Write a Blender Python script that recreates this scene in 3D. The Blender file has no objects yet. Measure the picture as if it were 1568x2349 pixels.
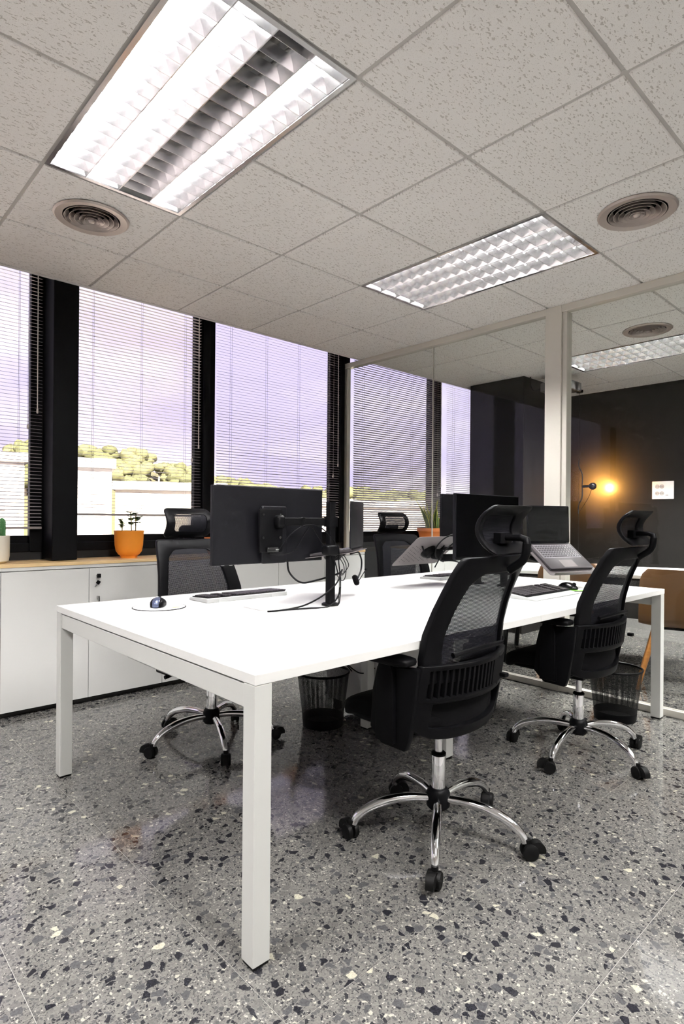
import bpy, bmesh, math, random
from mathutils import Vector, Matrix, Euler

R = math.radians
PI = math.pi
sc = bpy.context.scene
col = sc.collection
rnd = random.Random(7)

# ------------------------------------------------------------------ camera
CAM = Vector((-0.7228, -3.1660, 1.13))
YAW, ROLL, FPX, PY = 0.7485, 0.0085, 1348.88, 1188.63
W, H = 1568, 2349
cd = bpy.data.cameras.new('camera')
cam = bpy.data.objects.new('camera', cd)
col.objects.link(cam)
cd.sensor_fit = 'HORIZONTAL'
cd.sensor_width = 36.0
cd.lens = 36.0 * FPX / W
cd.shift_y = (PY - H / 2) / W
cd.clip_start = 0.02
cd.clip_end = 1000
_f = Vector((math.sin(YAW), math.cos(YAW), 0))
_r0 = Vector((math.cos(YAW), -math.sin(YAW), 0))
_u0 = _r0.cross(_f)
_r = _r0 * math.cos(ROLL) + _u0 * math.sin(ROLL)
_u = -_r0 * math.sin(ROLL) + _u0 * math.cos(ROLL)
M = Matrix((_r, _u, -_f)).transposed().to_4x4()
M.translation = CAM
cam.matrix_world = M
sc.camera = cam

# ------------------------------------------------------------------ colour management, light
sc.view_settings.view_transform = 'Standard'
sc.view_settings.look = 'None'
sc.view_settings.gamma = 1.0
sc.view_settings.exposure = 0.0
sc.view_settings.use_curve_mapping = False
sc.cycles.use_denoising = True
sc.cycles.use_adaptive_sampling = True
sc.cycles.adaptive_threshold = 0.12
sc.cycles.adaptive_min_samples = 16
sc.cycles.use_light_tree = False
sc.cycles.max_bounces = 9
sc.cycles.diffuse_bounces = 6
sc.cycles.glossy_bounces = 4
sc.cycles.transparent_max_bounces = 12
sc.cycles.sample_clamp_indirect = 10.0
sc.cycles.caustics_reflective = False
sc.cycles.caustics_refractive = False
sc.cycles.blur_glossy = 0.6

TUBE = 245.0          # radiance of a fluorescent tube over the desk
TUBE2 = 275.0         # tubes of the unseen ceiling lights added for fill
TUBE3 = 760.0         # meeting room tubes, set stronger to brighten its ceiling
SUN = 42.0
SKY = 1.5

world = bpy.data.worlds.new('world')
sc.world = world
world.use_nodes = True
nt = world.node_tree
nt.nodes.clear()
_out = nt.nodes.new('ShaderNodeOutputWorld')
_bg = nt.nodes.new('ShaderNodeBackground')
_tc = nt.nodes.new('ShaderNodeTexCoord')
_mp = nt.nodes.new('ShaderNodeMapping')
_mp.inputs['Scale'].default_value = (1.0, 1.0, 2.6)
_no = nt.nodes.new('ShaderNodeTexNoise')
_no.inputs['Scale'].default_value = 2.6
_no.inputs['Detail'].default_value = 5
_no.inputs['Roughness'].default_value = 0.5
_rp = nt.nodes.new('ShaderNodeValToRGB')
_rp.color_ramp.elements[0].position = 0.40
_rp.color_ramp.elements[0].color = (0.66, 0.58, 0.86, 1)
_rp.color_ramp.elements[1].position = 0.66
_rp.color_ramp.elements[1].color = (1.0, 0.93, 1.0, 1)
nt.links.new(_tc.outputs['Generated'], _mp.inputs['Vector'])
nt.links.new(_mp.outputs['Vector'], _no.inputs['Vector'])
nt.links.new(_no.outputs['Fac'], _rp.inputs['Fac'])
nt.links.new(_rp.outputs['Color'], _bg.inputs['Color'])
_bg.inputs['Strength'].default_value = SKY
nt.links.new(_bg.outputs['Background'], _out.inputs['Surface'])

sl = bpy.data.lights.new('sun', 'SUN')
sl.energy = SUN
sl.angle = R(0.53)
sl.color = (1.0, 0.93, 0.82)
sun = bpy.data.objects.new('sun', sl)
col.objects.link(sun)
sun.rotation_euler = Vector((0.25, 0.78, -0.62)).to_track_quat('-Z', 'Y').to_euler()

# ------------------------------------------------------------------ node material helpers
def base_mat(name):
    m = bpy.data.materials.new(name)
    m.use_nodes = True
    n = m.node_tree
    b = n.nodes['Principled BSDF']
    return m, n, b

def N(n, t, **kw):
    x = n.nodes.new(t)
    for k, v in kw.items():
        setattr(x, k, v)
    return x

def mat(name, c, rough=0.5, metal=0.0, var=0.06, scale=30.0, bump=0.0, bscale=200.0, spec=None, coat=0.0):
    """plain surface with a little procedural tone variation and fine relief"""
    m, n, b = base_mat(name)
    tc = N(n, 'ShaderNodeTexCoord')
    no = N(n, 'ShaderNodeTexNoise')
    no.inputs['Scale'].default_value = scale
    no.inputs['Detail'].default_value = 3
    n.links.new(tc.outputs['Object'], no.inputs['Vector'])
    mx = N(n, 'ShaderNodeMix', data_type='RGBA')
    mx.inputs[6].default_value = (*[max(0, x * (1 - var)) for x in c], 1)
    mx.inputs[7].default_value = (*[min(1, x * (1 + var)) for x in c], 1)
    n.links.new(no.outputs['Fac'], mx.inputs[0])
    n.links.new(mx.outputs[2], b.inputs['Base Color'])
    b.inputs['Roughness'].default_value = rough
    b.inputs['Metallic'].default_value = metal
    if spec is not None:
        b.inputs['Specular IOR Level'].default_value = spec
    if coat:
        b.inputs['Coat Weight'].default_value = coat
    if bump:
        n2 = N(n, 'ShaderNodeTexNoise')
        n2.inputs['Scale'].default_value = bscale
        n2.inputs['Detail'].default_value = 2
        n.links.new(tc.outputs['Object'], n2.inputs['Vector'])
        bp = N(n, 'ShaderNodeBump')
        bp.inputs['Strength'].default_value = bump
        bp.inputs['Distance'].default_value = 0.001
        n.links.new(n2.outputs['Fac'], bp.inputs['Height'])
        n.links.new(bp.outputs['Normal'], b.inputs['Normal'])
    return m

def emit_mat(name, c, s):
    m, n, b = base_mat(name)
    n.nodes.remove(b)
    e = N(n, 'ShaderNodeEmission')
    e.inputs['Color'].default_value = (*c, 1)
    e.inputs['Strength'].default_value = s
    n.links.new(e.outputs[0], n.nodes['Material Output'].inputs[0])
    return m

def glass_mat(name, tint, refl=1.0, ior=1.45):
    m, n, b = base_mat(name)
    n.nodes.remove(b)
    t = N(n, 'ShaderNodeBsdfTransparent')
    t.inputs['Color'].default_value = (*tint, 1)
    g = N(n, 'ShaderNodeBsdfGlossy')
    g.inputs['Roughness'].default_value = 0.0
    fr = N(n, 'ShaderNodeFresnel')
    # the Fresnel node inverts the index on back faces: feed it so that a thin pane reflects alike from both sides
    gb = N(n, 'ShaderNodeNewGeometry')
    mi = N(n, 'ShaderNodeMix', data_type='FLOAT')
    mi.inputs[2].default_value = ior; mi.inputs[3].default_value = 1.0 / ior
    n.links.new(gb.outputs['Backfacing'], mi.inputs[0]); n.links.new(mi.outputs[0], fr.inputs['IOR'])
    mu = N(n, 'ShaderNodeMath', operation='MULTIPLY')
    mu.inputs[1].default_value = refl
    n.links.new(fr.outputs[0], mu.inputs[0])
    ms = N(n, 'ShaderNodeMixShader')
    n.links.new(mu.outputs[0], ms.inputs[0])
    n.links.new(t.outputs[0], ms.inputs[1])
    n.links.new(g.outputs[0], ms.inputs[2])
    n.links.new(ms.outputs[0], n.nodes['Material Output'].inputs[0])
    return m

def mesh_fabric(name, c, open_frac=0.4, pitch=0.0042, stretch=1.0, wire=None):
    """knitted mesh / woven wire: opaque threads around see-through holes"""
    m, n, b = base_mat(name)
    b.inputs['Base Color'].default_value = (*c, 1)
    b.inputs['Roughness'].default_value = 0.6
    b.inputs['Specular IOR Level'].default_value = 0.1
    tc = N(n, 'ShaderNodeTexCoord')
    uv = tc.outputs['UV']
    sp = N(n, 'ShaderNodeSeparateXYZ')
    n.links.new(uv, sp.inputs[0])
    def hole(sock, sc_):
        a = N(n, 'ShaderNodeMath', operation='MULTIPLY'); a.inputs[1].default_value = sc_
        n.links.new(sock, a.inputs[0])
        fr = N(n, 'ShaderNodeMath', operation='PINGPONG'); fr.inputs[1].default_value = 0.5
        n.links.new(a.outputs[0], fr.inputs[0])
        return fr.outputs[0]
    side = math.sqrt(open_frac)
    hs = []
    for s, k in ((sp.outputs[0], 1.0 / pitch), (sp.outputs[1], 1.0 / pitch / stretch)):
        g = N(n, 'ShaderNodeMath', operation='GREATER_THAN'); g.inputs[1].default_value = 0.5 * (1 - side)
        n.links.new(hole(s, k), g.inputs[0]); hs.append(g.outputs[0])
    mu = N(n, 'ShaderNodeMath', operation='MULTIPLY')
    n.links.new(hs[0], mu.inputs[0]); n.links.new(hs[1], mu.inputs[1])
    t = N(n, 'ShaderNodeBsdfTransparent')
    ms = N(n, 'ShaderNodeMixShader')
    n.links.new(mu.outputs[0], ms.inputs[0])
    n.links.new(b.outputs[0], ms.inputs[1]); n.links.new(t.outputs[0], ms.inputs[2])
    n.links.new(ms.outputs[0], n.nodes['Material Output'].inputs[0])
    return m

def terrazzo():
    m, n, b = base_mat('terrazzo')
    L = n.links.new
    geo = N(n, 'ShaderNodeNewGeometry')
    oi = N(n, 'ShaderNodeObjectInfo')
    off = N(n, 'ShaderNodeVectorMath', operation='SCALE')
    off.inputs[0].default_value = (37.0, 21.0, 0.0)
    L(oi.outputs['Random'], off.inputs['Scale'])
    add = N(n, 'ShaderNodeVectorMath', operation='ADD')
    L(geo.outputs['Position'], add.inputs[0]); L(off.outputs[0], add.inputs[1])
    # wobble the lookup so chips become angular and uneven
    wn = N(n, 'ShaderNodeTexNoise'); wn.inputs['Scale'].default_value = 70; wn.inputs['Detail'].default_value = 3
    L(add.outputs[0], wn.inputs['Vector'])
    ws = N(n, 'ShaderNodeVectorMath', operation='SCALE'); ws.inputs['Scale'].default_value = 0.011
    L(wn.outputs['Color'], ws.inputs[0])
    P = N(n, 'ShaderNodeVectorMath', operation='ADD')
    L(add.outputs[0], P.inputs[0]); L(ws.outputs[0], P.inputs[1])
    # matrix tone
    mn = N(n, 'ShaderNodeTexNoise'); mn.inputs['Scale'].default_value = 170; mn.inputs['Detail'].default_value = 4
    L(P.outputs[0], mn.inputs['Vector'])
    mr = N(n, 'ShaderNodeValToRGB')
    mr.color_ramp.elements[0].position = 0.3; mr.color_ramp.elements[0].color = (0.128, 0.124, 0.117, 1)
    mr.color_ramp.elements[1].position = 0.7; mr.color_ramp.elements[1].color = (0.196, 0.189, 0.178, 1)
    L(mn.outputs['Fac'], mr.inputs['Fac'])
    cur = mr.outputs['Color']
    def layer(cur, scale, gap, keep, dark):
        ve = N(n, 'ShaderNodeTexVoronoi', voronoi_dimensions='2D', feature='DISTANCE_TO_EDGE')
        vc = N(n, 'ShaderNodeTexVoronoi', voronoi_dimensions='2D', feature='F1')
        for v in (ve, vc):
            v.inputs['Scale'].default_value = scale
            v.inputs['Randomness'].default_value = 1.0
            L(P.outputs[0], v.inputs['Vector'])
        sp = N(n, 'ShaderNodeSeparateColor'); L(vc.outputs['Color'], sp.inputs[0])
        # chip size differs from cell to cell
        th = N(n, 'ShaderNodeMath', operation='MULTIPLY_ADD')
        th.inputs[1].default_value = gap * 1.6; th.inputs[2].default_value = gap * 0.4
        L(sp.outputs[2], th.inputs[0])
        g = N(n, 'ShaderNodeMath', operation='GREATER_THAN'); L(ve.outputs['Distance'], g.inputs[0]); L(th.outputs[0], g.inputs[1])
        k = N(n, 'ShaderNodeMath', operation='LESS_THAN'); L(sp.outputs[0], k.inputs[0]); k.inputs[1].default_value = keep
        mm = N(n, 'ShaderNodeMath', operation='MULTIPLY'); L(g.outputs[0], mm.inputs[0]); L(k.outputs[0], mm.inputs[1])
        cr = N(n, 'ShaderNodeValToRGB'); cr.color_ramp.interpolation = 'CONSTANT'
        els = cr.color_ramp.elements
        els[0].position = 0; els[0].color = (*dark[0][1], 1)
        els[1].position = dark[1][0]; els[1].color = (*dark[1][1], 1)
        for p, c in dark[2:]:
            e = els.new(p); e.color = (*c, 1)
        L(sp.outputs[1], cr.inputs['Fac'])
        # veining inside a chip
        vn = N(n, 'ShaderNodeTexNoise'); vn.inputs['Scale'].default_value = scale * 5; vn.inputs['Detail'].default_value = 3
        L(P.outputs[0], vn.inputs['Vector'])
        vv = N(n, 'ShaderNodeMath', operation='MULTIPLY_ADD'); vv.inputs[1].default_value = 1.1; vv.inputs[2].default_value = 0.45
        L(vn.outputs['Fac'], vv.inputs[0])
        cm = N(n, 'ShaderNodeVectorMath', operation='SCALE'); L(cr.outputs['Color'], cm.inputs[0]); L(vv.outputs[0], cm.inputs['Scale'])
        mx = N(n, 'ShaderNodeMix', data_type='RGBA')
        L(mm.outputs[0], mx.inputs[0]); L(cur, mx.inputs[6]); L(cm.outputs[0], mx.inputs[7])
        return mx.outputs[2]
    cur = layer(cur, 230, 0.10, 0.48, [(0, (0.055, 0.055, 0.056)), (0.45, (0.12, 0.118, 0.113)), (0.86, (0.36, 0.345, 0.31))])
    cur = layer(cur, 105, 0.10, 0.38, [(0, (0.030, 0.030, 0.034)), (0.35, (0.09, 0.09, 0.09)), (0.72, (0.14, 0.137, 0.128)), (0.94, (0.38, 0.365, 0.31))])
    cur = layer(cur, 44, 0.09, 0.19, [(0, (0.020, 0.020, 0.025)), (0.42, (0.075, 0.075, 0.079)), (0.75, (0.12, 0.118, 0.112)), (0.95, (0.42, 0.40, 0.32))])
    L(cur, b.inputs['Base Color'])
    rn = N(n, 'ShaderNodeTexNoise'); rn.inputs['Scale'].default_value = 3.0
    L(geo.outputs['Position'], rn.inputs['Vector'])
    rm = N(n, 'ShaderNodeMath', operation='MULTIPLY_ADD'); rm.inputs[1].default_value = 0.07; rm.inputs[2].default_value = 0.05
    L(rn.outputs['Fac'], rm.inputs[0]); L(rm.outputs[0], b.inputs['Roughness'])
    return m

def ceiling_tile_mat():
    m, n, b = base_mat('mineral_tile')
    L = n.links.new
    geo = N(n, 'ShaderNodeNewGeometry')
    oi = N(n, 'ShaderNodeObjectInfo')
    off = N(n, 'ShaderNodeVectorMath', operation='SCALE'); off.inputs[0].default_value = (13.0, 29.0, 0.0)
    L(oi.outputs['Random'], off.inputs['Scale'])
    add = N(n, 'ShaderNodeVectorMath', operation='ADD')
    L(geo.outputs['Position'], add.inputs[0]); L(off.outputs[0], add.inputs[1])
    rot = N(n, 'ShaderNodeMapping')
    rot.inputs['Rotation'].default_value = (0, 0, R(32)); rot.inputs['Scale'].default_value = (0.38, 1.0, 1.0)
    L(add.outputs[0], rot.inputs['Vector'])
    # worm-like fissures: elongated cells, each with a random chance
    wn = N(n, 'ShaderNodeTexNoise'); wn.inputs['Scale'].default_value = 90; wn.inputs['Detail'].default_value = 1
    L(add.outputs[0], wn.inputs['Vector'])
    ws = N(n, 'ShaderNodeVectorMath', operation='SCALE'); ws.inputs['Scale'].default_value = 0.014
    L(wn.outputs['Color'], ws.inputs[0])
    P = N(n, 'ShaderNodeVectorMath', operation='ADD'); L(rot.outputs[0], P.inputs[0]); L(ws.outputs[0], P.inputs[1])
    v = N(n, 'ShaderNodeTexVoronoi', voronoi_dimensions='2D', feature='F1'); v.inputs['Scale'].default_value = 105
    L(P.outputs[0], v.inputs['Vector'])
    sp = N(n, 'ShaderNodeSeparateColor'); L(v.outputs['Color'], sp.inputs[0])
    sz = N(n, 'ShaderNodeMath', operation='MULTIPLY'); sz.inputs[1].default_value = 0.30; L(sp.outputs[0], sz.inputs[0])
    lt = N(n, 'ShaderNodeMath', operation='LESS_THAN'); L(v.outputs['Distance'], lt.inputs[0]); L(sz.outputs[0], lt.inputs[1])
    # pin holes
    v2 = N(n, 'ShaderNodeTexVoronoi', voronoi_dimensions='2D', feature='F1'); v2.inputs['Scale'].default_value = 210
    L(add.outputs[0], v2.inputs['Vector'])
    sp2 = N(n, 'ShaderNodeSeparateColor'); L(v2.outputs['Color'], sp2.inputs[0])
    s2 = N(n, 'ShaderNodeMath', operation='MULTIPLY'); s2.inputs[1].default_value = 0.26; L(sp2.outputs[1], s2.inputs[0])
    l2 = N(n, 'ShaderNodeMath', operation='LESS_THAN'); L(v2.outputs['Distance'], l2.inputs[0]); L(s2.outputs[0], l2.inputs[1])
    mxh = N(n, 'ShaderNodeMath', operation='MAXIMUM')
    h2 = N(n, 'ShaderNodeMath', operation='MULTIPLY'); h2.inputs[1].default_value = 0.45; L(l2.outputs[0], h2.inputs[0])
    L(lt.outputs[0], mxh.inputs[0]); L(h2.outputs[0], mxh.inputs[1])
    tone = N(n, 'ShaderNodeTexNoise'); tone.inputs['Scale'].default_value = 2.5
    L(add.outputs[0], tone.inputs['Vector'])
    c0 = N(n, 'ShaderNodeMix', data_type='RGBA'); c0.inputs[6].default_value = (0.89, 0.87, 0.85, 1); c0.inputs[7].default_value = (0.94, 0.92, 0.90, 1)
    L(tone.outputs['Fac'], c0.inputs[0])
    c1 = N(n, 'ShaderNodeMix', data_type='RGBA'); c1.inputs[7].default_value = (0.58, 0.55, 0.52, 1)
    L(mxh.outputs[0], c1.inputs[0]); L(c0.outputs[2], c1.inputs[6])
    L(c1.outputs[2], b.inputs['Base Color'])
    bp = N(n, 'ShaderNodeBump'); bp.invert = True
    bp.inputs['Strength'].default_value = 0.6; bp.inputs['Distance'].default_value = 0.002
    L(mxh.outputs[0], bp.inputs['Height']); L(bp.outputs['Normal'], b.inputs['Normal'])
    b.inputs['Roughness'].default_value = 0.95
    b.inputs['Specular IOR Level'].default_value = 0.1
    return m

def wood_mat(name, c0, c1, scale=2.0, rough=0.35):
    m, n, b = base_mat(name)
    L = n.links.new
    tc = N(n, 'ShaderNodeTexCoord')
    mp = N(n, 'ShaderNodeMapping'); mp.inputs['Scale'].default_value = (0.6, 7.0, 7.0)
    L(tc.outputs['Object'], mp.inputs['Vector'])
    no = N(n, 'ShaderNodeTexNoise'); no.inputs['Scale'].default_value = scale * 2; no.inputs['Detail'].default_value = 5; no.inputs['Distortion'].default_value = 1.2
    L(mp.outputs[0], no.inputs['Vector'])
    r = N(n, 'ShaderNodeValToRGB')
    r.color_ramp.elements[0].position = 0.35; r.color_ramp.elements[0].color = (*c0, 1)
    r.color_ramp.elements[1].position = 0.65; r.color_ramp.elements[1].color = (*c1, 1)
    L(no.outputs['Fac'], r.inputs['Fac']); L(r.outputs['Color'], b.inputs['Base Color'])
    b.inputs['Roughness'].default_value = rough
    return m

MT = {
    'terrazzo': terrazzo(),
    'tile': ceiling_tile_mat(),
    'tbar': mat('grid_bar', (0.50, 0.48, 0.46), 0.6),
    'plaster': mat('plaster', (0.86, 0.84, 0.81), 0.9, var=0.03, bump=0.2),
    'white_wall': mat('white_wall', (0.88, 0.87, 0.85), 0.85, var=0.03, scale=3, bump=0.15),
    'charcoal': mat('charcoal_wall', (0.013, 0.012, 0.0113), 0.30, var=0.12, scale=2, spec=0.12),
    'black_frame': mat('black_frame', (0.0026, 0.0026, 0.0032), 0.5, var=0.1, scale=6, spec=0.08),
    'sill': mat('sill_panel', (0.012, 0.012, 0.013), 0.5, var=0.1, spec=0.3),
    'grout': mat('grout', (0.36, 0.35, 0.33), 0.7),
    'skirting': mat('skirting', (0.20, 0.195, 0.19), 0.4, scale=60, var=0.25),
    'melamine': mat('white_melamine', (0.76, 0.76, 0.745), 0.42, var=0.015, scale=8, bump=0.06, bscale=900),
    'white_metal': mat('white_metal', (0.585, 0.59, 0.57), 0.38, var=0.015, scale=8),
    'cab': mat('cabinet_white', (0.72, 0.72, 0.705), 0.5, var=0.015, scale=5),
    'post': mat('partition_cream', (0.54, 0.515, 0.465), 0.4, var=0.02, scale=6),
    'kick': mat('toe_kick', (0.02, 0.02, 0.02), 0.6),
    'pine': wood_mat('pine', (0.70, 0.46, 0.20), (0.86, 0.64, 0.35)),
    'alu': mat('louver_aluminium', (0.90, 0.90, 0.92), 0.22, 1.0, var=0.02),
    'housing': mat('lamp_housing', (0.85, 0.85, 0.84), 0.5, var=0.02),
    'tube_on': emit_mat('tube_lit', (1.0, 0.985, 0.97), TUBE),
    'tube_on2': emit_mat('tube_lit_added', (1.0, 0.975, 0.95), TUBE2),
    'tube_on3': emit_mat('tube_lit_meeting', (1.0, 0.985, 0.97), TUBE3),
    'tube_off': mat('tube_unlit', (0.55, 0.53, 0.48), 0.3),
    'vent': mat('vent_metal', (0.42, 0.365, 0.335), 0.42, 0.45, var=0.05),
    'vent_dark': mat('vent_duct', (0.012, 0.012, 0.012), 0.8),
    'slat': mat('blind_slat', (0.36, 0.325, 0.32), 0.42, 0.0, var=0.05),
    'cord': mat('blind_cord', (0.38, 0.35, 0.33), 0.7),
    'acrylic': mat('clear_acrylic', (0.75, 0.70, 0.66), 0.15, var=0.03),
    'glass': glass_mat('window_glass', (0.97, 0.97, 0.98)),
    'pglass': glass_mat('partition_glass', (0.96, 0.97, 0.955), refl=0.38),
    'edge': mat('glass_edge', (0.30, 0.34, 0.32), 0.2),
    'black': mat('black_plastic', (0.0028, 0.0028, 0.0034), 0.45, spec=0.08, var=0.12, scale=20, bump=0.12, bscale=700),
    'black_soft': mat('black_fabric', (0.0032, 0.0032, 0.0038), 0.9, var=0.2, scale=150, bump=0.4, bscale=900, spec=0.1),
    'black_gloss': mat('black_gloss', (0.005, 0.005, 0.006), 0.22, var=0.1, spec=0.4),
    'rubber': mat('black_rubber', (0.004, 0.004, 0.004), 0.55, var=0.1, spec=0.15),
    'chrome': mat('chrome', (0.86, 0.86, 0.88), 0.06, 1.0, var=0.01),
    'steel': mat('brushed_steel', (0.62, 0.62, 0.62), 0.28, 1.0, var=0.05, scale=80),
    'knit': mesh_fabric('chair_mesh', (0.008, 0.008, 0.011), 0.12, 0.0046),
    'wire': mesh_fabric('bin_mesh', (0.014, 0.014, 0.014), 0.36, 0.0036),
    'screen': mat('dark_screen', (0.002, 0.002, 0.0025), 0.2, var=0.1, spec=0.12),
    'mon': mat('monitor_shell', (0.006, 0.006, 0.008), 0.45, spec=0.15, var=0.08, bump=0.1, bscale=900),
    'tray': mat('tray_steel', (0.17, 0.15, 0.155), 0.42, 0.3, var=0.06),
    'hole': mat('tray_hole', (0.01, 0.01, 0.01), 0.8),
    'lap': mat('laptop_grey', (0.085, 0.078, 0.085), 0.38, 0.4, var=0.05),
    'kbd_white': mat('keyboard_silver', (0.62, 0.63, 0.63), 0.4, var=0.03),
    'key': mat('keycap', (0.030, 0.026, 0.030), 0.5, var=0.2, scale=90),
    'laptop_key': mat('laptop_keycap', (0.030, 0.028, 0.033), 0.5, var=0.3, scale=90),  # plain dark caps, no light behind them
    'key_bed': mat('key_gap_reflection', (0.40, 0.38, 0.42), 0.5),  # pale tone stands in for reflections bordering the laptop keys
    'pad': mat('mouse_pad', (0.80, 0.80, 0.82), 0.6, var=0.03),
    'pad_green': mat('pad_print_green', (0.25, 0.75, 0.08), 0.6),
    'pad_yellow': mat('pad_print_yellow', (0.75, 0.80, 0.15), 0.6),
    'mouse_blue': mat('mouse_shell', (0.10, 0.12, 0.20), 0.22, 0.5, var=0.06),
    'orange': mat('orange_pot', (0.86, 0.30, 0.025), 0.5, var=0.05),
    'terra': mat('terracotta', (0.62, 0.20, 0.055), 0.75, var=0.08, bump=0.2),
    'cream': mat('cream_pot', (0.82, 0.78, 0.68), 0.45, var=0.03),
    'soil': mat('soil', (0.03, 0.02, 0.013), 0.95, var=0.4, scale=200, bump=0.8),
    'leaf': mat('leaf_green', (0.075, 0.14, 0.02), 0.45, var=0.3, scale=40),
    'snake': mat('snake_leaf', (0.075, 0.13, 0.035), 0.42, var=0.5, scale=35),
    'snake_edge': mat('snake_leaf_margin', (0.42, 0.42, 0.08), 0.45, var=0.2),
    'stem': mat('plant_stem', (0.22, 0.16, 0.05), 0.6),
    'cactus': mat('cactus', (0.07, 0.22, 0.075), 0.55, var=0.3, scale=60),
    'spine': mat('cactus_spine', (0.70, 0.66, 0.45), 0.6),
    'plate': mat('socket_plate', (0.82, 0.82, 0.84), 0.35, var=0.02),
    'socket': mat('socket_inset', (0.42, 0.42, 0.44), 0.4),
    'oak': wood_mat('chair_oak', (0.42, 0.16, 0.035), (0.56, 0.24, 0.06), 3.0),
    'shell': mat('chair_shell_tan', (0.125, 0.056, 0.017), 0.35, var=0.06),
    'bulb': emit_mat('bulb', (1.0, 0.60, 0.22), 28.0),
    'shade_black': mat('lamp_black', (0.010, 0.009, 0.009), 0.35),
    'bronze': mat('projector_shell', (0.05, 0.048, 0.046), 0.4),
    'facade': mat('white_facade', (0.42, 0.395, 0.36), 0.8, var=0.06, scale=0.4),
    'facade2': mat('cream_facade', (0.40, 0.365, 0.31), 0.8, var=0.06, scale=0.4),
    'far_glass': mat('far_window', (0.27, 0.25, 0.24), 0.3),
    'hill': mat('hillside', (0.085, 0.076, 0.034), 0.9, var=0.3, scale=0.2),
    'crown': mat('tree_crown', (0.078, 0.080, 0.029), 0.85, var=0.45, scale=1.2),
    'crown2': mat('tree_crown_pale', (0.105, 0.102, 0.041), 0.85, var=0.4, scale=1.2),
    'trunk': mat('tree_trunk', (0.42, 0.36, 0.28), 0.9),
    'bounce_paving': mat('paving', (0.72, 0.68, 0.63), 0.9, scale=0.3),  # ground made pale to bounce sunlight up to the ceiling
}

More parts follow.
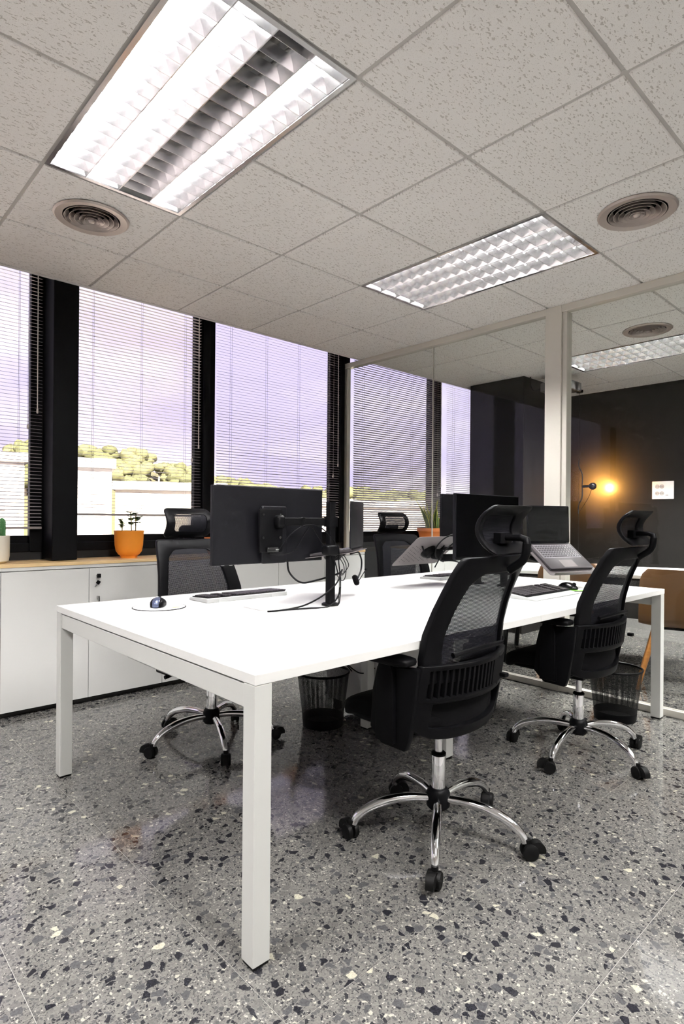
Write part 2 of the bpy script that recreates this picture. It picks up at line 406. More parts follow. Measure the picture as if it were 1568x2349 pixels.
# ------------------------------------------------------------------ mesh helpers
class MB:
    def __init__(self):
        self.v, self.f, self.uv = [], [], {}
    def add(self, vs, fs, M=None):
        o = len(self.v)
        self.v += [tuple(M @ Vector(p)) for p in vs] if M is not None else [tuple(p) for p in vs]
        self.f += [tuple(i + o for i in f) for f in fs]
        return self
    def box(self, c, s, M=None, rz=0.0):
        hx, hy, hz = s[0] / 2, s[1] / 2, s[2] / 2
        vs = [Vector((sx * hx, sy * hy, sz * hz)) for sx in (-1, 1) for sy in (-1, 1) for sz in (-1, 1)]
        if rz:
            q = Matrix.Rotation(rz, 3, 'Z'); vs = [q @ p for p in vs]
        vs = [p + Vector(c) for p in vs]
        return self.add(vs, [(0, 1, 3, 2), (4, 6, 7, 5), (0, 4, 5, 1), (2, 3, 7, 6), (0, 2, 6, 4), (1, 5, 7, 3)], M)
    def bx(self, x0, x1, y0, y1, z0, z1, M=None):
        return self.box(((x0 + x1) / 2, (y0 + y1) / 2, (z0 + z1) / 2), (abs(x1 - x0), abs(y1 - y0), abs(z1 - z0)), M)
    def prism(self, poly, z0, z1, M=None):
        n = len(poly)
        vs = [(x, y, z0) for x, y in poly] + [(x, y, z1) for x, y in poly]
        fs = [tuple(range(n - 1, -1, -1)), tuple(range(n, 2 * n))] + [(i, (i + 1) % n, n + (i + 1) % n, n + i) for i in range(n)]
        return self.add(vs, fs, M)
    def lathe(self, prof, n=24, M=None, closed=False):
        vs, fs = [], []
        for r, z in prof:
            for k in range(n):
                a = 2 * PI * k / n
                vs.append((r * math.cos(a), r * math.sin(a), z))
        m = len(prof)
        for j in range(m - 1 if not closed else m):
            j2 = (j + 1) % m
            for k in range(n):
                k2 = (k + 1) % n
                fs.append((j * n + k, j * n + k2, j2 * n + k2, j2 * n + k))
        if not closed:
            if prof[0][0] > 1e-6: fs.append(tuple(range(n - 1, -1, -1)))
            if prof[-1][0] > 1e-6: fs.append(tuple((m - 1) * n + k for k in range(n)))
        return self.add(vs, fs, M)
    def open_lathe(self, prof, n=24, M=None):
        vs, fs = [], []
        for r, z in prof:
            for k in range(n):
                a = 2 * PI * k / n
                vs.append((r * math.cos(a), r * math.sin(a), z))
        for j in range(len(prof) - 1):
            for k in range(n):
                k2 = (k + 1) % n
                fs.append((j * n + k, j * n + k2, (j + 1) * n + k2, (j + 1) * n + k))
        return self.add(vs, fs, M)
    def tube(self, pts, r, n=8, M=None, caps=True):
        pts = [Vector(p) for p in pts]
        m = len(pts)
        rs = r if isinstance(r, (list, tuple)) else [r] * m
        ts = []
        for i in range(m):
            a = pts[max(0, i - 1)]; b = pts[min(m - 1, i + 1)]
            ts.append((b - a).normalized())
        ref = Vector((0, 0, 1)) if abs(ts[0].z) < 0.9 else Vector((1, 0, 0))
        u = ts[0].cross(ref).normalized()
        vs, fs = [], []
        for i in range(m):
            t = ts[i]
            u = (u - t * u.dot(t)).normalized()
            w = t.cross(u)
            for k in range(n):
                a = 2 * PI * k / n
                vs.append(pts[i] + (u * math.cos(a) + w * math.sin(a)) * rs[i])
        for i in range(m - 1):
            for k in range(n):
                k2 = (k + 1) % n
                fs.append((i * n + k, i * n + k2, (i + 1) * n + k2, (i + 1) * n + k))
        if caps:
            fs.append(tuple(range(n - 1, -1, -1)))
            fs.append(tuple((m - 1) * n + k for k in range(n)))
        return self.add(vs, fs, M)
    def cyl(self, p0, p1, r, n=16, M=None):
        return self.tube([p0, p1], r, n, M)
    def superell(self, c, s, e=0.35, nu=24, nv=12, M=None, fn=None):
        def pw(x, k): return math.copysign(abs(x) ** k, x)
        vs, fs = [], []
        for j in range(nv + 1):
            ph = -PI / 2 + PI * j / nv
            for i in range(nu):
                th = 2 * PI * i / nu
                x = s[0] / 2 * pw(math.cos(ph), e) * pw(math.cos(th), e)
                y = s[1] / 2 * pw(math.cos(ph), e) * pw(math.sin(th), e)
                z = s[2] / 2 * pw(math.sin(ph), e)
                p = Vector((x + c[0], y + c[1], z + c[2]))
                if fn: p = Vector(fn(p))
                vs.append(p)
        for j in range(nv):
            for i in range(nu):
                i2 = (i + 1) % nu
                fs.append((j * nu + i, j * nu + i2, (j + 1) * nu + i2, (j + 1) * nu + i))
        return self.add(vs, fs, M)
    def ringplate(self, outer, inner, fmap, t, M=None):
        """plate with a hole: outlines in 2-D mapped to 3-D by fmap(a,b,s) (s = 0 front, 1 back)"""
        n = len(outer)
        vs = [fmap(a, b, 0) for a, b in outer] + [fmap(a, b, 0) for a, b in inner] + \
             [fmap(a, b, t) for a, b in outer] + [fmap(a, b, t) for a, b in inner]
        fs = []
        for i in range(n):
            j = (i + 1) % n
            fs += [(i, j, n + j, n + i), (2 * n + j, 2 * n + i, 3 * n + i, 3 * n + j),
                   (j, i, 2 * n + i, 2 * n + j), (n + i, n + j, 3 * n + j, 3 * n + i)]
        return self.add(vs, fs, M)
    def mesh(self, name, m, smooth=True, bevel=0.0, ang=38, seg=2):
        me = bpy.data.meshes.new(name)
        me.from_pydata(self.v, [], self.f)
        bm = bmesh.new(); bm.from_mesh(me)
        bmesh.ops.recalc_face_normals(bm, faces=bm.faces)
        if bevel:
            es = [e for e in bm.edges if len(e.link_faces) == 2 and e.calc_face_angle(0) > R(40)]
            bmesh.ops.bevel(bm, geom=es, offset=bevel, segments=seg, affect='EDGES', clamp_overlap=True, profile=0.5)
        bm.to_mesh(me); bm.free()
        if smooth:
            me.polygons.foreach_set('use_smooth', [True] * len(me.polygons))
            me.set_sharp_from_angle(angle=R(ang))
        if isinstance(m, str): m = MT[m]
        me.materials.append(m)
        me.update()
        return me
    def build(self, name, m, parent=None, **kw):
        return link(name, self.mesh(name, m, **kw), parent)

def link(name, me, parent=None):
    o = bpy.data.objects.new(name, me)
    col.objects.link(o)
    if parent is not None: o.parent = parent
    return o

def thing(name, label, cat, loc=(0, 0, 0), rz=0.0, group=None, kind=None):
    o = bpy.data.objects.new(name, None)
    o.empty_display_size = 0.05
    col.objects.link(o)
    o.location = loc
    o.rotation_euler = (0, 0, rz)
    o['label'] = label
    o['category'] = cat
    if group: o['group'] = group
    if kind: o['kind'] = kind
    return o

def tag(o, label, cat, group=None, kind=None):
    o['label'] = label; o['category'] = cat
    if group: o['group'] = group
    if kind: o['kind'] = kind
    return o

def struct(o, label=None):
    o['kind'] = 'structure'
    if label: o['label'] = label
    return o

def copy_tree(o, parent=None):
    c = o.copy()
    col.objects.link(c)
    if parent is not None: c.parent = parent
    for ch in list(o.children):
        copy_tree(ch, c)
    return c

def rrect(x0, x1, y0, y1, r, k=5):
    pts = []
    for cx, cy, a0 in ((x1 - r, y1 - r, 0), (x0 + r, y1 - r, 90), (x0 + r, y0 + r, 180), (x1 - r, y0 + r, 270)):
        for i in range(k + 1):
            a = R(a0 + 90 * i / k)
            pts.append((cx + r * math.cos(a), cy + r * math.sin(a)))
    return pts

def spline(pts, n=8):
    """Catmull-Rom through the points"""
    P = [Vector(p) for p in pts]
    P = [P[0] * 2 - P[1]] + P + [P[-1] * 2 - P[-2]]
    out = []
    for i in range(1, len(P) - 2):
        for k in range(n):
            t = k / n
            a, b, c, d = P[i - 1], P[i], P[i + 1], P[i + 2]
            out.append(0.5 * ((2 * b) + (c - a) * t + (2 * a - 5 * b + 4 * c - d) * t * t + (3 * b - a - 3 * c + d) * t ** 3))
    out.append(P[-2])
    return out

def T(x=0, y=0, z=0, rx=0, ry=0, rz=0):
    return Matrix.Translation((x, y, z)) @ Euler((rx, ry, rz)).to_matrix().to_4x4()

# ------------------------------------------------------------------ room shell
HC = 2.5496           # ceiling height
XW0, XP, XB = -3.0, 3.0, 5.79      # left wall, glass partition, far wall of the meeting room
YR = -5.4             # rear wall
YW = 0.80             # face of the window frames
YC = 0.585            # where the ceiling stops in front of the windows
TS = 0.6

# floor: terrazzo tiles with fine joints
floor = struct(MB().bx(XW0 - 0.2, XB + 0.2, YR - 0.2, 1.0, -0.2, -0.0012).build('floor', 'grout', smooth=False),
               'grey terrazzo tile floor with dark and pale stone chips')
FT = 0.41
tile_me = MB().bx(-FT / 2 + .0009, FT / 2 - .0009, -FT / 2 + .0009, FT / 2 - .0009, -0.0012, 0.0).mesh('floor_tile', 'terrazzo', smooth=False)
FX0, FY0 = 0.087 - 3 * FT, -1.73 - 5 * FT
nfx, nfy = 17, 11
for i in range(nfx):
    for j in range(nfy):
        cx, cy = FX0 + (i + .5) * FT, FY0 + (j + .5) * FT
        if cx > XB + .15 or cy > .9: continue
        o = link('floor_tile', tile_me, floor)
        o.location = (cx, cy, 0)
fr = MB()
xa, xb_, ya, yb_ = FX0, FX0 + nfx * FT, FY0, FY0 + nfy * FT
fr.bx(XW0 - .2, xa - .001, YR - .2, 1.0, -.0012, 0); fr.bx(xa - .001, XB + .2, YR - .2, ya - .001, -.0012, 0)
o = fr.build('floor_tile_rest', 'terrazzo', floor, smooth=False); o['kind'] = 'stuff'

# ceiling: slab above, grid of bars, lay-in tiles
ceil = struct(MB().bx(XW0 - .2, XB + .2, YR - .2, YC, HC + .16, HC + .35).build('ceiling', 'plaster', smooth=False),
              'suspended ceiling of square fissured tiles in a grey grid')
LAMPS = [(0, 1, 'lit'), (3, 1, 'lit'), (7, 1, 'lit')]
EXTRA = [(0, 5), (3, 5), (7, 5), (-3, 2)]  # unseen ceiling lights added to brighten floor, cabinets and desk end
VENTS = {(0, 0), (3, 3), (6, 2)}
tile_top = MB()
def tile_mesh(x0, x1, y0, y1, name='ceiling_tile'):
    g = .008
    return MB().bx(x0 + g, x1 - g, y0 + g, y1 - g, 0.0, 0.016).mesh(name, 'tile', smooth=False, bevel=0.003, seg=1)
full = tile_mesh(-.3, .3, -.3, .3)
def hole_tile(r):
    g = .292
    angs = [2 * PI * k / 48 for k in range(48)]
    outer = []
    for a in angs:
        c, s = math.cos(a), math.sin(a)
        k = g / max(abs(c), abs(s)); outer.append((c * k, s * k))
    inner = [(r * math.cos(a), r * math.sin(a)) for a in angs]
    m = MB(); m.ringplate(outer, inner, lambda a, b, s: (a, b, s), 0.016)
    return m.mesh('ceiling_tile', 'tile', smooth=False)
holed = hole_tile(0.128)
edge_me = tile_mesh(-.3, .3, 0.0, YC)
lamp_cells = set()
for i, j, _ in LAMPS: lamp_cells |= {(i, j), (i, j + 1)}
for i, j in EXTRA: lamp_cells |= {(i, j), (i, j + 1)}
nb_i = range(-5, 10)
rest = MB()
for i in nb_i:
    for j in range(-1, 9):
        if (i, j) in lamp_cells: continue
        x = i * TS + .3
        if x > XB or x < XW0: continue
        near = (i >= -1 and j <= 4)
        if i == 9:
            if j >= 0: MB().bx(i * TS + .008, XB - .002, -j * TS - .592, -j * TS - .008, HC, HC + .016).build('ceiling_tile', 'tile', ceil, smooth=False)
        elif j == -1:
            o = link('ceiling_tile', edge_me, ceil); o.location = (x, 0, HC)
        elif near:
            o = link('ceiling_tile', holed if (i, j) in VENTS else full, ceil); o.location = (x, -j * TS - .3, HC)
        else:
            rest.bx(x - .292, x + .292, -j * TS - .592, -j * TS - .008, HC, HC + .016)
o = rest.build('ceiling_tile_rest', 'tile', ceil, smooth=False); o['kind'] = 'stuff'
def span_bars(horizontal, idx, lo, hi):
    # a bar stops where a light fills the opening
    blocked = []
    for (a_, b_) in ((x, y) for x, y in [(l[0], l[1]) for l in LAMPS] + EXTRA):
        if horizontal and idx == b_ + 1: blocked.append((a_ * TS + .003, a_ * TS + .597))
    cuts = sorted(blocked); cur = lo; out = []
    for c0, c1 in cuts:
        if c0 > cur: out.append((cur, c0))
        cur = c1
    out.append((cur, hi))
    return out
for i in range(-4, 10):
    if i * TS < XB:
        MB().bx(i * TS - .012, i * TS + .012, YR, YC, HC + .007, HC + .020).build('grid_bar', 'tbar', ceil, smooth=False)
for j in range(0, 9):
    for x0, x1 in span_bars(True, j, XW0, XB):
        MB().bx(x0, x1, -j * TS - .012, -j * TS + .012, HC + .0078, HC + .020).build('grid_bar', 'tbar', ceil, smooth=False)
MB().bx(XW0, XB, YC, YC + .022, HC - .004, HC + .16).build('edge_trim', 'plaster', ceil, smooth=False, bevel=.003)
# pocket above the blinds
struct(MB().bx(XW0 - .2, XB + .2, YC + .022, YW + .3, 2.74, 2.95).build('trim_1', 'black_frame', smooth=False), 'black head box above the window blinds')

struct(MB().bx(XW0 - .2, XW0, YR - .2, 1.05, 0, HC + .4).build('wall_left', 'white_wall', smooth=False), 'white plaster side wall')
struct(MB().bx(XW0 - .2, XB + .2, YR - .2, YR, 0, HC + .4).build('wall_rear', 'white_wall', smooth=False), 'white plaster rear wall')
struct(MB().bx(XB, XB + .2, YR, 1.05, 0, HC + .4).build('wall_back', 'charcoal', smooth=False), 'dark charcoal end wall of the meeting room')
struct(MB().bx(XB - .012, XB, YR, 0.8, 0, .09).build('baseboard_back', 'skirting', smooth=False), 'grey stone skirting along the charcoal wall')
struct(MB().bx(4.53, 5.15, -.13, .50, 0, HC - .0008).build('wall_column', 'charcoal', smooth=False, bevel=.004), 'dark charcoal column boxed out beside the last window')

# window wall
ZS, ZT = 1.005, 2.74
wins = [(-2.9, 0.335, 'a'), (0.45, 1.455, 'b'), (1.625, 2.81, 'c'), (3.05, 4.225, 'd'), (4.43, 5.70, 'e')]
wall = struct(MB().bx(XW0, XB, YW + .01, 1.05, 0, ZS - .10).build('wall_window', 'sill', smooth=False), 'black parapet wall below the window band')
edges = [XW0] + [v for w in wins for v in w[:2]] + [XB]
for k in range(0, len(edges), 2):
    MB().bx(edges[k], edges[k + 1], YW, YW + .05, ZS - .1, ZT).build('mullion', 'black_frame', wall, smooth=False, bevel=.004)
    if edges[k + 1] - edges[k] > .14 and k < 8:   # rounded cover strip on the mullion face
        xm = (edges[k] + edges[k + 1]) / 2
        MB().bx(xm - .03, xm + .03, YW - .03, YW, ZS - .1, ZT).build('cover_strip', 'black_frame', wall, smooth=True, bevel=.012)
MB().bx(0.405, 0.552, .60, YW, 0.86, 2.9).build('pilaster', 'black_frame', wall, smooth=False, bevel=.006)
for k, (x0, x1, _) in enumerate(wins):
    w = bpy.data.objects.new('window_%d' % (k + 1), None); col.objects.link(w)
    w.location = ((x0 + x1) / 2, YW + .03, ZS)
    struct(w, 'black framed window pane behind a venetian blind')
    hx = (x1 - x0) / 2
    fw = .035
    MB().bx(-hx, hx, -.0, .04, -.10, .0).build('sill_rail', 'black_frame', w, smooth=False, bevel=.004)
    MB().bx(-hx, hx, -.028, -.0, -.10, -.045).build('sill_ledge', 'black_frame', w, smooth=False, bevel=.004)
    MB().bx(-hx, hx, -.0, .04, ZT - ZS - .09, ZT - ZS).build('head_rail', 'black_frame', w, smooth=False, bevel=.004)
    MB().bx(-hx, hx, .004, .012, 0, ZT - ZS - .09).build('pane', 'glass', w, smooth=False)

# ------------------------------------------------------------------ venetian blinds
SP = 0.0215
def slat_mesh(length):
    m = MB(); n = 4; w = .0125
    top = [(-w + 2 * w * k / n, .0022 * (1 - (2 * k / n - 1) ** 2)) for k in range(n + 1)]
    vs, fs = [], []
    for x in (-length / 2, length / 2):
        vs += [(x, y, z) for y, z in top]
    for k in range(n):
        fs.append((k, k + 1, n + 2 + k, n + 1 + k))
    m.add(vs, fs)
    return m.mesh('slat', 'slat', smooth=True, ang=80)
BL = [('a', -0.75, 0.385, 1.055, 12, 'venetian blind in the leftmost window, beside the cactus'),
      ('b', 0.56, 1.475, 1.140, 2, 'venetian blind raised a hand above the sill behind the orange pot'),
      ('c', 1.60, 2.862, 1.140, 17, 'venetian blind in the window behind the near monitor'),
      ('d', 3.04, 4.35, 1.020, 36, 'venetian blind lowered fully behind the glass partition, slats half closed'),
      ('e', 4.44, 5.60, 1.020, 20, 'narrow strip of venetian blind beside the dark column')]
YBL = .745
for key, x0, x1, zb, tilt, lab in BL:
    t = thing('venetian_blind', lab, 'blind', ((x0 + x1) / 2, YBL, 0), 0, 'venetian blinds along the window wall')
    L_ = x1 - x0
    top = 2.605
    MB().bx(-L_ / 2, L_ / 2, -.015, .015, top, top + .03).build('headrail', 'slat', t, smooth=False, bevel=.002)
    MB().bx(-L_ / 2, L_ / 2, -.012, .012, zb - .007, zb + .007).build('bottom_rail', 'slat', t, smooth=False, bevel=.002)
    sm = slat_mesh(L_ - .004)
    k = 0
    z = zb + .022
    while z < top - .004:
        o = link('slat', sm, t); o.location = (0, 0, z); o.rotation_euler = (R(tilt + rnd.uniform(-2.0, 2.0)), 0, 0)
        z += SP
    nl = 4 if L_ > 1.05 else 3
    for q in range(nl):
        x = -L_ / 2 + .13 + (L_ - .26) * q / (nl - 1)
        cmesh = MB()
        cmesh.bx(x - .0008, x + .0008, -.0135, -.0125, zb, top); cmesh.bx(x - .0008, x + .0008, .0125, .0135, zb, top)
        cmesh.build('ladder_cord', 'cord', t, smooth=False)
    wx = L_ / 2 - .035
    wl = {'a': 1.78, 'b': 1.66, 'c': 1.62, 'd': 1.50, 'e': 1.6}[key]
    wand = MB().cyl((wx, -.025, top), (wx, -.030, wl), .0032, 8).build('wand', 'acrylic', t)
    MB().lathe([(.002, .03), (.005, .028), (.006, .006), (.004, 0)], 8, T(wx, -.030, wl - .03)).build('wand_tip', 'acrylic', wand)
    pc = MB().tube([(wx - .05, -.022, top), (wx - .051, -.024, wl - .10)], .0014, 6).build('pull_cord', 'cord', t)
    MB().lathe([(.002, .032), (.006, .024), (.007, .006), (.003, 0)], 8, T(wx - .051, -.024, wl - .13)).build('cord_tassel', 'acrylic', pc)

# ------------------------------------------------------------------ glass partition
YP0, YP1 = -1.30, YW         # post edge and window end
part = thing('wall_partition', 'frameless glass partition with cream aluminium rails', 'partition', (XP, 0, 0), kind='structure')
del part['category']
MB().bx(-.03, .03, YR, YP1, HC - .045, HC - .0006).build('top_rail', 'post', part, smooth=False, bevel=.003)
MB().bx(-.025, .025, YR, YP1, 0, .04).build('bottom_rail', 'post', part, smooth=False, bevel=.003)
MB().bx(-.034, .07, -1.302, -1.188, 0, HC - .0006).build('post', 'post', part, smooth=False, bevel=.003)
MB().bx(-.02, .05, -1.335, -1.302, .04, HC - .045).build('glazing_bead', 'post', part, smooth=False, bevel=.003)
MB().bx(-.02, .02, YP1 - .04, YP1, .04, HC - .045).build('end_post', 'post', part, smooth=False, bevel=.003)
for y0, y1 in ((-1.188, -.218), (-.213, YP1 - .04), (-2.60, -1.335), (-3.9, -2.605), (-5.4, -3.905)):
    MB().bx(-.005, .005, y0, y1, .04, HC - .045).build('pane', 'pglass', part, smooth=False)
for y in (-.2155, -2.6025):
    MB().bx(-.006, .006, y - .0025, y + .0025, .04, HC - .045).build('joint', 'post', part, smooth=False)

# ------------------------------------------------------------------ ceiling lights
def blade(length):
    return MB().prism([(-.0075, .050), (-.0045, .030), (-.001, .006), (.001, .006), (.0045, .030), (.0075, .050)], -length / 2, length / 2,
                      Matrix(((0, 0, 1, 0), (1, 0, 0, 0), (0, 1, 0, 0), (0, 0, 0, 1)))).mesh('cross_blade', 'alu', smooth=False)
CW = .138
blade_me = blade(CW)
def luminaire(i, j, off, label, blades=True, tube='tube_on'):
    t = thing('ceiling_light', label, 'ceiling light', (i * TS + .3, -(j + 1) * TS, HC), 0, 'recessed louvre ceiling lights')
    h = MB()
    a, b = .290, .590
    h.bx(-a, -a + .006, -b, b, .004, .115); h.bx(a - .006, a, -b, b, .004, .115)
    h.bx(-a, a, -b, -b + .006, .004, .115); h.bx(-a, a, b - .006, b, .004, .115); h.bx(-a, a, -b, b, .109, .115)
    h.build('housing', 'housing', t, smooth=False)
    outer = [(-.297, -.597), (.297, -.597), (.297, .597), (-.297, .597)]
    inner = [(-.280, -.580), (.280, -.580), (.280, .580), (-.280, .580)]
    MB().ringplate(outer, inner, lambda a_, b_, s: (a_, b_, s), .006).build('trim_frame', 'alu', t, smooth=False)
    for q in range(5):        # long parabolic dividers
        x = -.28 + .14 * q
        pr = [(-.030, .107), (-.030, .062), (-.020, .048), (-.009, .026), (-.002, .004), (.002, .004), (.009, .026), (.020, .048), (.030, .062), (.030, .107)]
        if q == 0: pr = [(max(x_, 0), z_) for x_, z_ in pr[4:]] + [(0, .107)]
        if q == 4: pr = [(min(x_, 0), z_) for x_, z_ in pr[:6]] + [(0, .107)]
        mm = MB().prism(pr, -.58, .58, T(x, 0, 0) @ Matrix(((1, 0, 0, 0), (0, 0, -1, 0), (0, 1, 0, 0), (0, 0, 0, 1))))
        mm.build('reflector_rib', 'alu', t, smooth=True, ang=50)
    for q in range(4):
        x = -.21 + .14 * q
        lit = q not in off
        MB().cyl((x, -.572, .077), (x, .572, .077), .013, 12).build('tube', tube if lit else 'tube_off', t)
        if blades:
            for k in range(16):
                o = link('cross_blade', blade_me, t)
                o.location = (x, -.58 + 1.16 * (k + .5) / 16, 0)
    return t
luminaire(0, 1, {2}, 'large louvre ceiling light with one dark strip, nearest the camera')
luminaire(3, 1, set(), 'louvre ceiling light over the far end of the desk')
luminaire(7, 1, set(), 'louvre ceiling light in the meeting room behind the glass', tube='tube_on3')
for i, j in EXTRA:
    t = luminaire(i, j, set(), {(0, 5): 'unseen ceiling light added behind the camera for fill', (3, 5): 'unseen louvre ceiling light added right of the camera for fill',
                                (7, 5): 'unseen ceiling light added at the rear of the meeting room', (-3, 2): 'unseen ceiling light added to brighten the left side'}[(i, j)], blades=False, tube='tube_on3' if i == 7 else 'tube_on2')
    if i == 3:      # blades added on this one to cut grazing light on the floor
        bl = MB()
        for q in range(4):
            for k in range(16):
                bl.add([v.co[:] for v in blade_me.vertices], [tuple(p.vertices) for p in blade_me.polygons], T(-.21 + .14 * q, -.58 + 1.16 * (k + .5) / 16, 0))
        o = bl.build('cross_blades', 'alu', t, smooth=False); o['kind'] = 'stuff'

# ------------------------------------------------------------------ round air diffusers
def vent(x, y, label):
    t = thing('air_vent', label, 'vent', (x, y, HC), 0, 'round ceiling air diffusers')
    MB().lathe([(.128, -.001), (.165, -.001), (.168, -.005), (.160, -.012), (.128, -.009), (.124, .0)], 48, closed=True).build('flange', 'vent', t)
    for q, r in enumerate((.120, .098, .076, .054, .033)):
        z = -.012 - .002 * q
        MB().lathe([(r - .020, z + .030), (r - .006, z + .012), (r, z), (r + .0016, z + .0006), (r - .0044, z + .0125), (r - .0184, z + .030)], 48, closed=True).build('louvre_ring', 'vent', t, ang=70)
    MB().lathe([(.001, .006), (.012, .004), (.0165, -.014), (.012, -.024), (.001, -.027)], 32).build('centre_cone', 'vent', t, ang=70)
    MB().open_lathe([(.126, -.002), (.126, .10), (.001, .10)], 32).build('duct', 'vent_dark', t)
vent(.3, -.3, 'round copper-tinted air vent beside the large ceiling light')
vent(2.1, -2.1, 'round grey air vent at the upper right, over the desk room')
vent(3.9, -1.5, 'round air vent seen through the glass partition')

# ------------------------------------------------------------------ cabinets under the windows
CY, CB = .47, .80
def cabinet(x0, w, key, label, handle=True):
    t = thing('storage_cabinet', label, 'cabinet', (x0, CY, 0), 0, 'low white cabinets under the windows')
    c = MB()
    c.bx(.001, w - .001, .018, CB - CY - .01, .035, .818)
    c.build('carcass', 'cab', t, smooth=False, bevel=.001)
    MB().bx(.0, w, .0, CB - CY - .01, .819, .838).build('top_panel', 'cab', t, smooth=False, bevel=.001)
    MB().bx(.0, w, .045, CB - CY - .02, 0, .035).build('toe_kick', 'kick', t, smooth=False)
    for q in range(2):
        a = q * w / 2
        d = MB().bx(a + .0015, a + w / 2 - .0015, 0, .017, .037, .814).build('door', 'cab', t, smooth=False, bevel=.001)
        if q == 1 and handle:
            hx = a + .050
            hd = MB()
            hd.bx(hx - .005, hx + .005, -.028, -.020, .50, .645); hd.bx(hx - .005, hx + .005, -.020, 0, .632, .645); hd.bx(hx - .005, hx + .005, -.020, 0, .50, .513)
            hd.build('handle', 'steel', d, smooth=False, bevel=.0015)
            MB().lathe([(.0095, .006), (.0095, 0), (.001, 0)], 16, T(hx, -.001, .768, rx=PI / 2)).build('lock', 'steel', d)
            if key:
                kk = MB(); kk.box((hx + .001, -.020, .768), (.020, .016, .024)); kk.box((hx, -.006, .768), (.004, .016, .008))
                kk.build('key', 'black', d, smooth=False, bevel=.003)
                k2 = MB(); k2.box((0, 0, 0), (.022, .006, .022), T(hx - .002, -.018, .728, ry=R(35)))
                k2.build('key', 'black', d, smooth=False, bevel=.002)
                k3 = MB(); k3.tube([(hx, -.02, .756), (hx, -.02, .742)], .0014, 6); k3.box((0, 0, -.016), (.005, .002, .018), T(hx - .006, -.018, .722, ry=R(35)))
                k3.build('key_blade', 'steel', d, smooth=False)
    return t
cabinet(-.87, .975, False, 'white cabinet at the left end under the cactus')
cabinet(.105, .945, True, 'white two-door cabinet with key in its lock, left of the near chair')
cabinet(1.050, .945, False, 'white cabinet behind the near monitor')
cabinet(1.995, .935, False, 'white cabinet ending at the glass partition', False)
cabinet(3.62, .90, False, 'white cabinet in the meeting room under the snake plant', False)
wt = MB().bx(-.87, 2.935, CY - .004, CB, .838, .857).build('pine_top', 'pine', smooth=False, bevel=.002)
tag(wt, 'long pale pine board lying on the white cabinets', 'worktop')
wt2 = MB().bx(3.62, 4.525, CY - .004, CB, .838, .857).build('pine_top', 'pine', smooth=False, bevel=.002)
tag(wt2, 'short pine board on the meeting room cabinet behind the glass', 'worktop')
ZC = .857

# ------------------------------------------------------------------ bench desk
DX0, DX1, DY0, DY1, DZ = .113, 2.932, -1.955, -.445, .739
dm = (DX0 + DX1) / 2
desk = thing('bench_desk', 'long white four-seat bench desk with square white legs', 'desk', (0, 0, 0))
desk.location = (dm, -1.2, 0)
DM = T(-dm, 1.2, 0)
TT = .027
for (x0, x1) in ((DX0, dm - .0008), (dm + .0008, DX1)):
    MB().bx(x0, x1, DY0, DY1, DZ - TT, DZ, DM).build('tabletop', 'melamine', desk, smooth=False, bevel=.0012)
LW = .052
def leg(x, y, z1=DZ - TT - .001):
    lg = MB().bx(x - LW / 2, x + LW / 2, y - LW / 2, y + LW / 2, .008, z1, DM).build('leg', 'white_metal', desk, smooth=False, bevel=.002)
    MB().bx(x - LW / 2 + .003, x + LW / 2 - .003, y - LW / 2 + .003, y + LW / 2 - .003, 0, .008, DM).build('foot', 'rubber', lg, smooth=False)
e = LW / 2 + .001
for x in (DX0 + e, DX1 - e):
    for y in (DY0 + e, DY1 - e):
        leg(x, y)
for y in (-1.46, -.94):
    leg(dm + .02, y)
zb1, zb0 = DZ - TT - .006, DZ - TT - .066
for x in (DX0 + e, DX1 - e):
    MB().bx(x - LW / 2 + .004, x + LW / 2 - .004, DY0 + LW + .002, DY1 - LW - .002, zb0, zb1, DM).build('end_rail', 'white_metal', desk, smooth=False, bevel=.002)
MB().bx(dm + .0, dm + .04, -1.46 + LW / 2, -.94 - LW / 2, zb0, zb1, DM).build('end_rail', 'white_metal', desk, smooth=False, bevel=.002)
for y in (DY0 + .25, DY1 - .25):
    MB().bx(DX0 + LW + .002, DX1 - LW - .002, y - .02, y + .02, zb0 + .02, zb1, DM).build('long_rail', 'white_metal', desk, smooth=False, bevel=.002)
ct = MB()
ct.bx(.175, 1.35, -1.40, -1.05, .612, .618, DM); ct.bx(.175, 1.35, -1.40, -1.395, .618, .640, DM); ct.bx(.175, 1.35, -1.055, -1.05, .618, .640, DM)
ct.build('cable_tray', 'white_metal', desk, smooth=False)
for (x0, x1, y0, y1) in ((.708, .968, -1.402, -1.252), (.708, .968, -1.14, -.99), (2.10, 2.36, -1.402, -1.252), (2.10, 2.36, -1.14, -.99)):
    fl_ = MB().prism(rrect(x0, x1, y0, y1, .02), DZ + .0009, DZ + .0026, DM).build('cable_flap', 'melamine', desk, smooth=False)
    MB().prism(rrect(x0 - .002, x1 + .002, y0 - .002, y1 + .002, .022), DZ, DZ + .0009, DM).build('flap_gap_line', 'tbar', fl_, smooth=False)  # grey plate stands in for the dark gap around the flap

